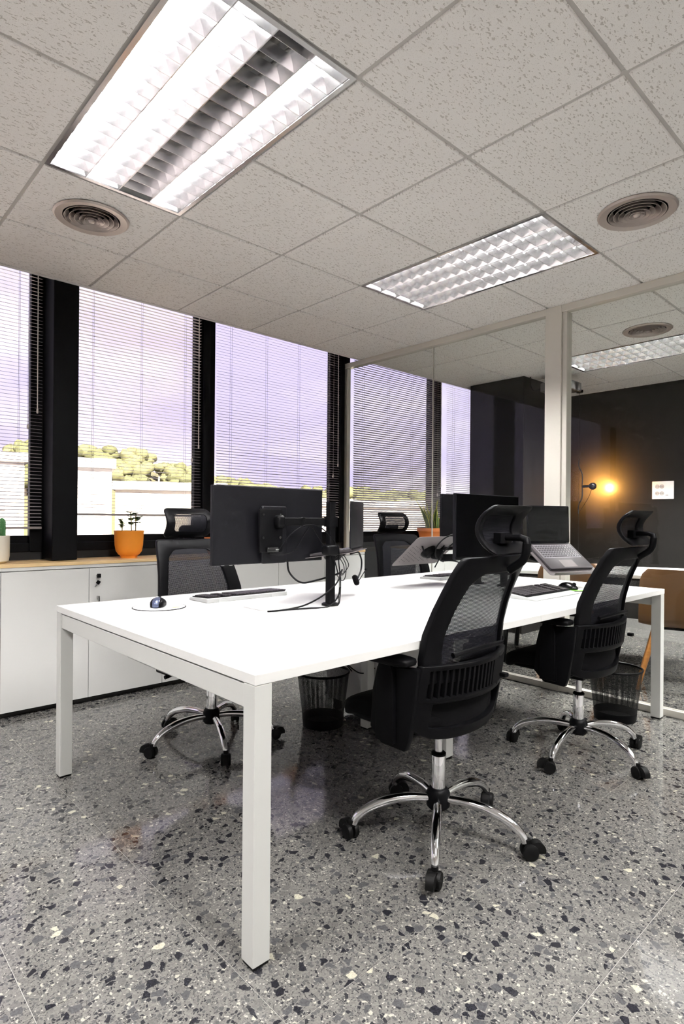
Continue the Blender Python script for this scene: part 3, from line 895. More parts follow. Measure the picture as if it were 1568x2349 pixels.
# ------------------------------------------------------------------ office chair
def office_chair():
    t = thing('office_chair', 'black mesh office chair', 'chair', (0, 0, 0), 0, 'black mesh task chairs around the desk')
    # star base
    hub = MB().lathe([(.001, .095), (.034, .095), (.042, .105), (.042, .150), (.034, .165), (.030, .168), (.001, .168)], 24).build('star_base', 'black', t)
    for k in range(5):
        q = Matrix.Rotation(2 * PI * k / 5, 4, 'Z')
        pth = spline([(.030, 0, .132), (.10, 0, .137), (.18, 0, .130), (.250, 0, .108), (.292, 0, .078), (.306, 0, .052)], 5)
        n_ = len(pth)
        MB().tube(pth, [.0175 - .0045 * abs(2 * i / (n_ - 1) - .9) for i in range(n_)], 12, q).build('leg', 'chrome', hub, ang=60)
        cs = MB()
        cx = .313
        sw = R(25 + 47 * k)
        cq = q @ T(cx, 0, 0, rz=sw)
        for sx in (-1, 1):
            cs.lathe([(.001, -.008), (.020, -.009), (.0265, -.006), (.0270, .004), (.024, .009), (.001, .010)], 20, cq @ T(-.006, sx * .0135, .027, rx=PI / 2))
        hood = [(-.030 + .030 * math.cos(a) + .024, .027 + .033 * math.sin(a)) for a in [R(x) for x in range(-10, 191, 20)]]
        hp = [(x - .006 - .018, z) for x, z in hood]
        cs.prism(hp, -.013, .013, cq @ Matrix(((1, 0, 0, 0), (0, 0, 1, 0), (0, 1, 0, 0), (0, 0, 0, 1))))
        cs.cyl((0, 0, .045), (0, 0, .066), .011, 12, cq)
        cs.build('caster', 'rubber', hub)
    MB().lathe([(.001, .168), (.0255, .168), (.0255, .282), (.024, .285), (.001, .285)], 24).build('gas_sleeve', 'chrome', t)
    MB().lathe([(.001, .285), (.0265, .285), (.0265, .292), (.020, .297), (.001, .297)], 24).build('sleeve_cap', 'black', t)
    MB().cyl((0, 0, .297), (0, 0, .40), .0145, 20).build('gas_piston', 'chrome', t)
    mech = MB()
    mech.bx(-.09, .09, -.06, .16, .375, .425); mech.bx(-.24, .24, -.03, .05, .395, .415)
    mech.build('tilt_mechanism', 'black', t, smooth=False, bevel=.006)
    lv = MB(); lv.tube([(.08, .03, .39), (.20, .03, .385), (.27, .035, .375)], [.006, .006, .010], 8); lv.build('tilt_lever', 'black', t)
    def wf(p):
        y = p.y
        dz = -.045 * max(0, (y - .12) / .18) ** 2 + .018 * max(0, (-y - .05) / .15) ** 2
        w = 1 - .10 * max(0, (y - .10) / .2) - .06 * max(0, (-y) / .2)
        return (p.x * w, y, p.z + dz + .008 * (abs(p.x) / .25) ** 2)
    MB().superell((0, .100, .465), (.49, .43, .082), .42, 36, 14, fn=wf).build('seat', 'black_soft', t, ang=80)
    MB().superell((0, .09, .428), (.44, .36, .03), .35, 28, 8).build('seat_pan', 'black', t, ang=80)
    # back frame
    def yb(z):
        u = (z - .62) / .38
        return -.150 + .035 * math.sin(min(1, max(0, u)) * PI) * .5 - .105 * max(0, u) ** 1.4
    def fb(a, b_, s):
        return (a, yb(b_) + .055 * (abs(a) / .22) ** 2 - s, b_)
    def outl(zs, ws):
        left = [(-w, z) for z, w in zip(zs, ws)]
        right = [(w, z) for z, w in zip(reversed(zs), reversed(ws))]
        top = []
        return left, right
    zs = [.60, .68, .76, .84, .90, .96, .997]
    wo = [.238, .240, .235, .222, .213, .206, .199]
    wi = [.176, .180, .176, .162, .150, .138, .112]
    zi = [.655, .70, .76, .83, .88, .92, .945]
    nb = 9
    outer = [(-w, z) for z, w in zip(zs, wo)] + [(-.189 + .378 * k / (nb - 1), 1.010 + .003 * math.sin(PI * k / (nb - 1))) for k in range(nb)] + \
            [(w, z) for z, w in zip(reversed(zs), reversed(wo))] + [(.21 - .42 * k / 8, .60) for k in range(1, 8)]
    inner = [(-w, z) for z, w in zip(zi, wi)] + [(-.09 + .18 * k / (nb - 1), .957) for k in range(nb)] + \
            [(w, z) for z, w in zip(reversed(zi), reversed(wi))] + [((.17 - .34 * k / 8), .655) for k in range(1, 8)]
    MB().ringplate(outer, inner, fb, .026).build('back_frame', 'black', t, bevel=.005, ang=50)
    # knitted mesh
    mm = MB(); nu, nv = 12, 16
    vs = []; uvs = []
    for j in range(nv + 1):
        z = .640 + (.965 - .640) * j / nv
        w = .186 - .055 * max(0, (z - .74) / .22) ** 1.5
        for i in range(nu + 1):
            x = -w + 2 * w * i / nu
            p = fb(x, z, .012); vs.append((p[0], p[1] + .012 * (1 - (x / w) ** 2), p[2])); uvs.append((x, z))
    fs = [(j * (nu + 1) + i, j * (nu + 1) + i + 1, (j + 1) * (nu + 1) + i + 1, (j + 1) * (nu + 1) + i) for j in range(nv) for i in range(nu)]
    mm.add(vs, fs)
    me = mm.mesh('back_mesh', 'knit', ang=80)
    uvl = me.uv_layers.new(name='uv')
    for lp in me.loops:
        co = me.vertices[lp.vertex_index].co
        uvl.data[lp.index].uv = (co.x, co.z)
    link('back_mesh', me, t)
    # inner lumbar cross bar seen through the mesh
    lb = MB().tube(spline([(-.15, yb(.69) + .02 - .03, .69), (0, yb(.69) - .03, .70), (.15, yb(.69) + .02 - .03, .69)], 5), .009, 8)
    lb.build('lumbar_bar', 'black', t)
    # slotted lumbar plate wrapped round the outside of the back
    def fl(a, b_, s):
        return (a, -.192 + .075 * (abs(a) / .25) ** 2 + (.66 - b_) * .12 + s, b_)
    LT, LB_ = .662, .540
    n1 = 17
    lo = [(-.252 + .504 * k / (n1 - 1), LT) for k in range(n1)] + [(.258 - .516 * k / (n1 - 1), LB_) for k in range(n1)]
    li = [(-.225 + .450 * k / (n1 - 1), LT - .017) for k in range(n1)] + [(.230 - .460 * k / (n1 - 1), LB_ + .017) for k in range(n1)]
    lp = MB().ringplate(lo, li, fl, .024).build('lumbar_plate', 'black', t, bevel=.003, ang=50)
    for k in range(20):
        x = -.212 + .424 * k / 19
        ww = .0052 if 14 != k else .016
        p0 = fl(x, LB_ + .010, .010); p1 = fl(x, LT - .010, .010)
        rb = MB()
        v_ = []
        for (pp, zz) in ((p0, LB_ + .010), (p1, LT - .010)):
            for dx in (-ww, ww):
                for dy in (-.008, .008):
                    v_.append((pp[0] + dx, pp[1] + dy, zz))
        rb.add(v_, [(0, 1, 3, 2), (4, 6, 7, 5), (0, 4, 5, 1), (2, 3, 7, 6), (0, 2, 6, 4), (1, 5, 7, 3)])
        rb.build('rib', 'black', lp, smooth=False)
    MB().bx(.085, .110, -.215, -.190, .585, .600).build('height_latch', 'black', t, smooth=False, bevel=.004)
    # black sheet put behind slots and hoop so they read as dark void
    n1 = 13
    pv = [fl(-.235 + .47 * k / (n1 - 1), LT - .006, .030) for k in range(n1)] + [fl(-.235 + .47 * k / (n1 - 1), .43, .035) for k in range(n1)]
    pd = MB().add(pv, [(k, k + 1, n1 + k + 1, n1 + k) for k in range(n1 - 1)])
    pd.build('dark_backing', 'black_soft', t)
    # lower hoop
    n1 = 17
    def zbot(x): return .405 + .045 * (abs(x) / .25) ** 5
    def ztop(x): return .442 + .040 * (abs(x) / .25) ** 5
    so = [(-.258 + .516 * k / (n1 - 1), .545) for k in range(n1)] + [(.262 - .524 * k / (n1 - 1), zbot(.262 - .524 * k / (n1 - 1))) for k in range(n1)]
    si = [(-.205 + .410 * k / (n1 - 1), .535) for k in range(n1)] + [(.205 - .410 * k / (n1 - 1), ztop(.205 - .410 * k / (n1 - 1))) for k in range(n1)]
    def fh(a, b_, s):
        p = fl(a, .55, s); return (p[0], p[1] + (.55 - b_) * .22, b_)
    MB().ringplate(so, si, fh, .028).build('lower_hoop', 'black', t, bevel=.004, ang=50)
    # side shells and arms
    for s in (-1, 1):
        sh = MB().prism([(-.112, .657), (.060, .640), (.080, .560), (.090, .430), (.040, .385), (-.060, .382), (-.075, .420), (-.098, .545)], -.013, .013,
                        T(s * .256, 0, 0) @ Matrix(((0, 0, 1, 0), (1, 0, 0, 0), (0, 1, 0, 0), (0, 0, 0, 1))))
        sh.build('side_shell', 'black', t, smooth=True, bevel=.005)
        up = MB().prism([(-.035, .40), (.045, .40), (.040, .62), (.030, .660), (-.020, .660), (-.030, .62)], -.017, .017,
                        T(s * .268, .01, 0) @ Matrix(((0, 0, 1, 0), (1, 0, 0, 0), (0, 1, 0, 0), (0, 0, 0, 1))))
        up.build('arm_post', 'black', t, smooth=True, bevel=.005)
        MB().superell((s * .272, .030, .673), (.078, .245, .028), .38, 28, 8).build('arm_pad', 'black', t, ang=80)
    # headrest
    br = MB()
    br.tube(spline([(0, yb(.98) - .030, .965), (0, -.325, 1.005), (0, -.335, 1.055)], 4), .014, 10)
    br.tube([(0, -.335, 1.050), (0, -.332, 1.066), (0, -.315, 1.072), (0, -.24, 1.070)], [.013, .013, .011, .010], 10)
    br.bx(-.035, .035, -.262, -.236, 1.052, 1.086)
    br.build('headrest_bracket', 'black', t, smooth=True, ang=40)
    def yh(z): 
        u = (z - 1.098) / .078
        return -.205 - .062 * u * u
    def fhd(a, b_, s):
        return (a, yh(b_) - .020 * (abs(a) / .13) ** 2 - s, b_)
    def ro(hw, hh, r, k=6): 
        pts = rrect(-hw, hw, 1.098 - hh, 1.098 + hh, r, k)
        out = []
        for q in range(len(pts)):
            a, b_ = pts[q], pts[(q + 1) % len(pts)]
            out.append(a)
            d = math.hypot(a[0] - b_[0], a[1] - b_[1])
            if d > .03:
                for w in range(1, 6): out.append((a[0] + (b_[0] - a[0]) * w / 6, a[1] + (b_[1] - a[1]) * w / 6))
        return out
    MB().ringplate(ro(.134, .078, .030), ro(.092, .046, .018), fhd, .016).build('headrest_frame', 'black', t, bevel=.004, ang=50)
    mv, mf = [], []
    for j in range(9):
        for i in range(9):
            mv.append(fhd(-.096 + .192 * i / 8, 1.05 + .096 * j / 8, .006))
    for j in range(8):
        for i in range(8):
            mf.append((j * 9 + i, j * 9 + i + 1, (j + 1) * 9 + i + 1, (j + 1) * 9 + i))
    me = MB().add(mv, mf).mesh('headrest_mesh', 'knit', ang=80)
    uvl = me.uv_layers.new(name='uv')
    for lp_ in me.loops:
        co = me.vertices[lp_.vertex_index].co
        uvl.data[lp_.index].uv = (co.x, co.z)
    link('headrest_mesh', me, t)
    return t
proto = office_chair()
chairs = [((.974, -1.859), 2, 0, 'black mesh office chair in the foreground, its back to the camera'),
          ((2.07, -1.859), 0, 40, 'black mesh office chair at the far right end of the desk'),
          ((.82, -.55), 180, 35.5 - 180, 'black mesh office chair behind the near monitor, facing the camera'),
          ((2.60, -.36), 168, 10, 'black mesh office chair on the window side near the partition')]
for k, ((x, y), rz, bz, lab) in enumerate(chairs):
    o = proto if k == 0 else copy_tree(proto)
    o.location = (x, y, 0); o.rotation_euler = (0, 0, R(rz)); o['label'] = lab
    for ch in o.children:
        if ch.name.startswith('star_base'): ch.rotation_euler = (0, 0, R(bz - (rz if k == 0 else 0)))

# ------------------------------------------------------------------ monitors and arms
def monitor(loc, rz, label):
    t = thing('monitor', label, 'monitor', loc, rz, 'black flat monitors on arms')
    # local: screen faces -Y, back is +Y; origin at panel centre
    MB().box((0, .008, 0), (.596, .018, .334)).build('panel', 'mon', t, smooth=False, bevel=.003)
    MB().box((0, -.0022, .004), (.580, .002, .316)).build('screen', 'screen', t, smooth=False)
    b = MB(); b.prism(rrect(-.068, .068, -.168, .085, .012), 0, .020, T(-.005, .016, 0, rx=-PI / 2) @ Matrix.Scale(-1, 4, (0, 1, 0))); b.build('rear_bulge', 'mon', t, smooth=False, bevel=.005)
    MB().box((0, -.0015, -.160), (.596, .004, .010)).build('chin', 'black_gloss', t, smooth=False)
    for x in (.16, .2, .24): MB().box((x, .004, -.1685), (.012, .008, .003)).build('button', 'steel', t, smooth=False)
    return t

def arm_post(loc, label, h=.46):
    t = thing('desk_arm_stand', label, 'monitor stand', loc, 0, 'black monitor arms clamped to the desk')
    MB().lathe([(.001, 0), (.038, 0), (.038, .006), (.034, .009), (.001, .009)], 28).build('base_plate', 'black', t)
    MB().prism(rrect(-.017, .017, -.017, .017, .006, 3), .009, h).build('pole', 'black', t, smooth=True)
    return t

# near station (seat on the window side)
mon1 = monitor((.824, -1.025, 1.096), PI + R(0), 'black monitor seen from behind at the near end of the desk')
arm1 = arm_post((1.035, -1.200, DZ + .0022), 'black monitor arm and laptop shelf post in the middle of the near desk')
def armp(): return MB()
def clamp_collar(t, z, name='collar'):
    m = MB().prism(rrect(-.024, .024, -.024, .024, .008, 3), z - .022, z + .022)
    m.build(name, 'black', t, smooth=True)
    MB().cyl((.024, 0, z), (.036, 0, z), .006, 10).build('knob', 'black', t)
zc = .372
clamp_collar(arm1, zc)
MB().bx(-.024, .024, -.026, .030, .22, .265).build('collar', 'black', arm1, smooth=False, bevel=.006)
a = MB().box((0, 0, 0), (.21, .022, .036), T(-.105 - .010, .060, zc, rz=R(-24)))
al = a.build('arm_link', 'black', arm1, smooth=False, bevel=.005)
MB().box((0, 0, 0), (.014, .028, .044), T(-.11, .060, zc - .002, rz=R(-24))).build('cable_clip', 'black', al, smooth=False, bevel=.003)
MB().superell((-.211, .100, zc), (.046, .046, .056), .6, 20, 10).build('tilt_head', 'black', arm1, ang=80)
MB().superell((-.211, .120, zc - .004), (.030, .05, .030), .7, 16, 8).build('tilt_head', 'black', arm1, ang=80)
vp = MB().prism(rrect(-.062, .062, -.115, .075, .012), -.006, .006, T(-.245, .118, zc - .02, rx=PI / 2)).build('mount_plate', 'black', arm1, bevel=.003)
for dx in (-.045, .045):
    for dz in (.05, -.05): MB().cyl((-.245 + dx, .112, zc + dz - .02), (-.245 + dx, .107, zc + dz - .02), .006, 10).build('screw', 'black_gloss', vp)
hb = MB().box((-.245, .106, zc - .122), (.06, .02, .022)).build('port_block', 'black_gloss', vp, smooth=False, bevel=.004)
MB().box((-.225, .098, zc - .122), (.016, .008, .004)).build('plug', 'steel', hb, smooth=False)
# shelf arm
MB().superell((0, .0, .245), (.075, .06, .05), .5, 20, 10).build('swivel_joint', 'black', arm1, ang=80)
MB().tube([(.0, .0, .245), (.06, .08, .235), (.15, .18, .215)], [.016, .015, .014], 12).build('shelf_link', 'black', arm1)

def tray(parent, loc, rz, tilt, name='shelf', w=.38, d=.285):
    # local: rear (hinge side) +Y and higher; front -Y with a lip.
    Mx = T(*loc, rz=rz) @ T(rx=tilt)
    s = MB().prism(rrect(-w / 2, w / 2, -d / 2, d / 2, .02), -.003, .0, Mx).build(name, 'tray', parent, bevel=.0)
    MB().box((0, -d / 2 + .003, .008), (w - .06, .004, .018), Mx).build('lip', 'tray', s, smooth=False)
    hs = MB()
    for i in range(17):
        for j in range(7):
            if (abs(i - 8) < 4 and 2 <= j): continue
            hs.lathe([(.0038, 0), (.0001, 0.0002)], 6, Mx @ T(-w / 2 + .035 + (w - .07) * i / 16, -d / 2 + .04 + .022 * j + (.011 if i % 2 else 0), -.0034, rx=PI))
    o = hs.build('vent_hole', 'hole', s, smooth=False); o['kind'] = 'stuff'
    MB().lathe([(.03, -.035), (.045, -.02), (.05, -.003), (.001, -.003)], 20, Mx).build('tray_mount', 'black', s)
    for sx in (-1, 1):
        MB().tube([Mx @ Vector((sx * .03, .0, -.022)), Mx @ Vector((sx * .08, .03, -.018)), Mx @ Vector((sx * .10, .05, -.006))], .005, 6).build('tray_claw', 'black', s)
    return Mx

def laptop(Mx, label, lid=100):
    """Mx: frame of the tray; hinge on +Y, user on -Y"""
    t = thing('laptop', label, 'laptop', (0, 0, 0), 0, 'black laptops on raised shelves')
    t.matrix_world = Mx
    w, d = .335, .232
    MB().prism(rrect(-w / 2, w / 2, -d / 2 - .0, d / 2, .010), .002, .016).build('base', 'lap', t, bevel=.002)
    kb = MB()
    rows = 6
    for r_ in range(rows):
        y = d / 2 - .035 - r_ * .0185
        nk = 14
        for k in range(nk):
            x = -.143 + .286 * (k + .5) / nk
            if r_ == rows - 1 and 4 <= k <= 8:
                if k == 6: kb.bx(x - .050, x + .050, y - .0075, y + .0075, .016, .0172)
                continue
            kb.bx(x - .0088, x + .0088, y - (.0075 if r_ else .005), y + (.0075 if r_ else .005), .016, .0172)
    MB().box((0, .035, .0161), (.292, .118, .0004)).build('key_bed', 'key_bed', t, smooth=False)  # pale plate, reflection painted between the caps
    o = kb.build('keycaps', 'laptop_key', t, smooth=False); o['kind'] = 'stuff'
    # pale legends on the caps
    lg = MB()
    for r_ in range(rows):
        y = d / 2 - .035 - r_ * .0185
        for k in range(14):
            x = -.143 + .286 * (k + .5) / 14
            if r_ == rows - 1 and 4 <= k <= 8: continue
            lg.bx(x - .004, x - .001, y - .0005, y + .004, .0172, .01735)
    o = lg.build('key_legends', 'plate', t, smooth=False); o['kind'] = 'stuff'
    MB().prism(rrect(-.055, .050, -d / 2 + .010, -d / 2 + .072, .004), .016, .0164).build('touchpad', 'tray', t, smooth=False)
    lm = T(0, d / 2 - .004, .017, rx=R(lid - 90) * -1 + 0)
    ld = MB().prism(rrect(-w / 2, w / 2, 0, .222, .008), -.006, 0, lm @ T(rx=PI / 2)).build('lid', 'mon', t, bevel=.0015)
    MB().bx(-w / 2 + .006, w / 2 - .006, -.0006, -.0002, .012, .214, lm).build('screen', 'screen', ld, smooth=False)
    MB().cyl((-w / 2 + .03, d / 2 - .002, .014), (w / 2 - .03, d / 2 - .002, .014), .006, 10).build('hinge', 'black', t)
    return t

# tray and laptop of the near station: turned towards the chair by the window
Mx1 = T(1.225, -1.005, .955, rz=R(35) + PI) @ T(rx=R(8))
Mx1 = tray(arm1, (1.225 - 1.035, -1.005 + 1.200, .955 - DZ - .0022), R(35 + 180), R(8))
Mx1w = T(1.035, -1.200, DZ + .0022) @ Mx1
laptop(Mx1w @ T(0, .008, .0), 'black laptop opened away from the camera beside the near monitor arm', 98)

# far stations
mon2 = monitor((1.995, -1.395, 1.094), R(0), 'black monitor facing the camera behind the foreground chair')
mon3 = monitor((2.36, -1.015, 1.112), PI, 'black monitor standing back to back with the camera-facing one')
armD = arm_post((2.30, -1.300, DZ + .0022), 'black monitor arm behind the camera-facing monitor')
clamp_collar(armD, .345)
MB().box((0, 0, 0), (.24, .022, .036), T(-.13, -.02, .345, rz=R(8))).build('arm_link', 'black', armD, smooth=False, bevel=.005)
MB().superell((-.25, -.040, .345), (.05, .036, .05), .6, 16, 8).build('tilt_head', 'black', armD, ang=80)
MB().box((-.29, -.052, .350), (.11, .008, .11)).build('mount_plate', 'black', armD, smooth=False, bevel=.003)
clamp_collar(armD, .20)
MB().tube([(0, 0, .20), (.10, -.03, .19), (.215, -.15, .135)], .014, 10).build('shelf_link', 'black', armD)
MxD = tray(armD, (2.555 - 2.30, -1.515 + 1.30, .905 - DZ), R(-17), R(36))
laptop(T(2.30, -1.300, DZ + .0022) @ MxD @ T(0, .01, 0), 'open laptop facing the camera on a raised shelf left of the far chair', 128)
armB = arm_post((2.30, -1.120, DZ + .0022), 'black monitor arm carrying the empty perforated shelf')
clamp_collar(armB, .36)
MB().box((0, 0, 0), (.10, .022, .036), T(.02, .025, .36, rz=R(50))).build('arm_link', 'black', armB, smooth=False, bevel=.005)
MB().box((.06, .066, .365), (.11, .008, .11)).build('mount_plate', 'black', armB, smooth=False, bevel=.003)
clamp_collar(armB, .17)
MB().box((0, 0, 0), (.235, .030, .040), T(-.165, .03, .165, rz=R(-14))).build('shelf_link', 'black', armB, smooth=False, bevel=.006)
MB().superell((-.30, .075, .185), (.07, .06, .06), .5, 20, 10).build('swivel_joint', 'black', armB, ang=80)
tray(armB, (1.965 - 2.30, -1.005 + 1.12, .944 - DZ), PI, R(40), 'shelf', .41, .265)

# ------------------------------------------------------------------ keyboards and mice
def keyboard(loc, rz, label, wide=True, rest=False):
    t = thing('keyboard', label, 'keyboard', loc, rz, 'keyboards on the desk')
    # user on -Y, rear +Y raised
    w, d = .455, .165
    prof = [(-d / 2, 0), (d / 2, 0), (d / 2, .020), (d / 2 - .012, .021), (-d / 2 + .01, .014), (-d / 2, .008)]
    if rest: prof = [(-d / 2 - .03, 0), (d / 2, 0), (d / 2, .026), (d / 2 - .012, .028), (-d / 2 + .01, .012), (-d / 2 - .03, .004)]
    yzx = Matrix(((0, 0, 1, 0), (1, 0, 0, 0), (0, 1, 0, 0), (0, 0, 0, 1)))
    MB().prism(prof, -w / 2, w / 2, yzx).build('body', 'kbd_white', t, smooth=False, bevel=.003)
    tl = math.atan2(.019 if rest else .007, d - .022)
    kb = MB()
    Mk = T(0, 0, .0205 if rest else .0165, rx=tl)
    if rest:
        MB().prism(rrect(-w / 2 + .004, w / 2 - .004, -d / 2 - .022, -d / 2 + .045, .012), 0, .004, T(0, 0, .0125, rx=tl * .8)).build('wrist_rest', 'black', t, smooth=False, bevel=.001)
    MB().box((0, .006, .0035), (w - .012, d - .03, .003), Mk).build('key_bed', 'black', t, smooth=False)
    for r_ in range(6):
        y = .070 - r_ * .0225
        for k in range(22):
            if k in (15, 18): continue
            x = -.212 + .0195 * k + (.004 if k > 15 else 0) + (.004 if k > 18 else 0)
            if r_ == 5 and 4 <= k <= 8:
                if k == 6: kb.bx(x - .046, x + .046, y - .008, y + .008, .005, .010, Mk)
                continue
            kb.bx(x - .0085, x + .0085, y - .009, y + .009, .005, .0105, Mk)
    o = kb.build('keycaps', 'key', t, smooth=False); o['kind'] = 'stuff'
    MB().bx(-w / 2 + .06, -w / 2 + .10, d / 2 - .012, d / 2 + .003, 0, .012).build('rear_foot', 'kbd_white', t, smooth=False)
    MB().bx(w / 2 - .10, w / 2 - .06, d / 2 - .012, d / 2 + .003, 0, .012).build('rear_foot', 'kbd_white', t, smooth=False)
    return t
keyboard((.868, -.725, DZ), PI + R(0), 'silver keyboard with dark keys next to the near mouse pad')
keyboard((2.50, -.775, DZ), PI, 'silver keyboard under the perforated shelf on the window side')
keyboard((2.105, -1.625, DZ), 0, 'dark keyboard with palm rest in front of the far chair', rest=True)

def mouse(loc, rz, label, m):
    t = thing('computer_mouse', label, 'mouse', loc, rz, 'computer mice on round pads')
    def shape(p):
        y = p.y
        h = 1.0 - .45 * ((y - .012) / .06) ** 2
        w = 1 - .12 * ((y + .01) / .055) ** 2 - .10 * math.cos(y / .055 * PI)
        return (p.x * w, y, max(0, p.z * h))
    MB().superell((0, 0, .012), (.066, .108, .056), .8, 28, 12, fn=lambda p: shape(p)).build('shell', 'black_gloss' if m is None else 'black', t, ang=80)
    if m:
        MB().superell((0, .006, .014), (.048, .102, .0556), .8, 24, 12, fn=lambda p: shape(Vector((p.x, p.y, p.z)))).build('top_cover', m, t, ang=80)
    MB().cyl((-.004, -.034, .029), (.004, -.034, .029), .011, 14).build('scroll_wheel', 'rubber', t)
    return t
def mouse_pad(loc, label, spot):
    t = thing('mouse_pad', label, 'mouse pad', loc, 0, 'round mouse pads')
    MB().lathe([(.001, 0), (.108, 0), (.110, .001), (.109, .003), (.001, .003)], 48).build('disc', 'pad', t)
    MB().lathe([(.1085, 0), (.1118, 0), (.1122, .0018), (.1112, .0032), (.1085, .0032)], 48, closed=True).build('rim', 'rubber', t)
    spot(t)
def spot1(t):
    MB().prism(rrect(.030, .062, -.070, -.052, .004), .003, .0034).build('logo_print', 'pad_yellow', t, smooth=False)
def spot2(t):
    MB().prism([(.105 * math.cos(R(a_)), .105 * math.sin(R(a_))) for a_ in range(180, 290, 8)], .003, .0034).build('logo_print', 'pad_green', t, smooth=False)
mouse_pad((.428, -.775, DZ), 'round white mouse pad near the left end of the desk', spot1)
mouse((.425, -.770, DZ + .0035), PI + R(-38), 'grey-blue mouse with black sides on the near round pad', 'mouse_blue')
mouse_pad((2.485, -1.610, DZ), 'white and green mouse pad beside the far keyboard', spot2)
mouse((2.452, -1.615, DZ + .0035), R(0), 'black mouse on the green printed pad', None)

# ------------------------------------------------------------------ headset and cables
hs = thing('headset', 'black headset with microphone hanging from the near laptop shelf', 'headset', (1.36, -1.01, .83))
hb_ = spline([(.075, .03, .115), (.105, .045, .075), (.095, .04, .025), (.030, .0, -.012)], 8)
MB().tube(hb_, .0045, 8).build('headband', 'black', hs)
MB().tube(spline([(.075, .03, .115), (.045, .015, .125), (-.03, -.01, .12)], 5), .0045, 8).build('headband', 'black', hs)
MB().lathe([(.001, -.012), (.024, -.012), (.028, -.004), (.028, .006), (.020, .013), (.001, .013)], 20, T(.010, -.01, -.015, rx=R(70), rz=R(40))).build('ear_cushion', 'black_soft', hs, ang=60)
MB().tube(spline([(.005, -.02, -.030), (.05, .0, -.012), (.125, .035, .028)], 6), .0025, 6).build('microphone_boom', 'black_gloss', hs)
MB().superell((.128, .036, .030), (.016, .012, .012), .8, 10, 6).build('microphone', 'black_soft', hs)

def cable(pts, label, r=.0028, n=8, m='black'):
    o = MB().tube(spline(pts, n), r, 8).build('cable', m)
    return tag(o, label, 'cable', 'black cables around the monitor arms')
b0 = Vector((1.035, -1.20, DZ))
cable([(.79, -1.075, .985), (.82, -1.10, .99), (.86, -1.14, 1.06), (.925, -1.165, 1.098), (.99, -1.20, 1.08), (1.055, -1.225, 1.00), (1.06, -1.228, .93), (1.07, -1.23, .85), (1.06, -1.235, .76), (1.045, -1.238, DZ + .003)],
      'thin black cable arching from the monitor along its arm')
cable([(.785, -1.085, .975), (.83, -1.105, .968), (.885, -1.125, .985), (.925, -1.16, 1.07), (.95, -1.17, 1.09), (1.0, -1.18, 1.02), (1.03, -1.225, .95), (1.055, -1.23, .88)],
      'thin black cable looping below the monitor arm')
cable([(.93, -1.02, .945), (.935, -1.03, .88), (.97, -1.07, .835), (1.02, -1.12, .845), (1.10, -1.17, .872), (1.09, -1.21, .885)], 'thick black cable hanging in a loop under the laptop shelf', .0042)
cable([(1.075, -1.235, .90), (1.03, -1.245, .84), (.95, -1.24, .79), (.86, -1.22, .755), (.76, -1.20, DZ + .005), (.70, -1.19, DZ + .005)], 'black cable running from the arm post across the desk top', .0036)
cable([(1.07, -1.23, .82), (1.03, -1.25, .775), (.97, -1.255, DZ + .006), (.88, -1.235, DZ + .006), (.80, -1.21, DZ + .0055), (.72, -1.195, DZ + .005)], 'second black cable lying on the desk beside the post', .0036)
cable([(1.20, -1.08, .94), (1.22, -1.09, .90), (1.19, -1.12, .865), (1.13, -1.16, .88), (1.10, -1.19, .86), (1.075, -1.215, .80), (1.06, -1.225, DZ + .004)], 'thin black cable dropping from the shelf to the post', .002)
cable([(1.26, -1.05, .945), (1.285, -1.055, .90), (1.24, -1.08, .872), (1.17, -1.13, .86), (1.12, -1.17, .885)], 'thin black cable slung under the right side of the shelf', .002)
cable([(1.10, -1.17, .87), (1.17, -1.13, .835), (1.22, -1.10, .845), (1.23, -1.095, .90), (1.20, -1.10, .945)], 'thin black cable looping beside the headset', .002)
cable([(1.91, -1.36, 1.05), (1.80, -1.29, 1.045), (1.74, -1.25, .99), (1.755, -1.23, .93), (1.83, -1.22, .90)], 'black cable looping left of the camera-facing monitor', .0035)
cable([(1.93, -1.36, 1.035), (1.86, -1.30, 1.02), (1.80, -1.25, .96), (1.765, -1.235, .905), (1.745, -1.23, .875)], 'black cable with a loose plug over the empty shelf', .0035)
cable([(1.81, -1.22, .905), (1.92, -1.23, .90), (2.02, -1.25, .865), (2.07, -1.26, .82)], 'black cable trailing along the far shelf arm', .0035)
cable([(1.52, -.84, .29), (1.47, -.86, .33), (1.43, -.88, .36), (1.50, -.93, .30), (1.60, -.95, .32), (1.66, -.98, .40), (1.665, -.98, .55), (1.66, -.98, .69)], 'black cable hanging over the rim of the near waste bin', .003)

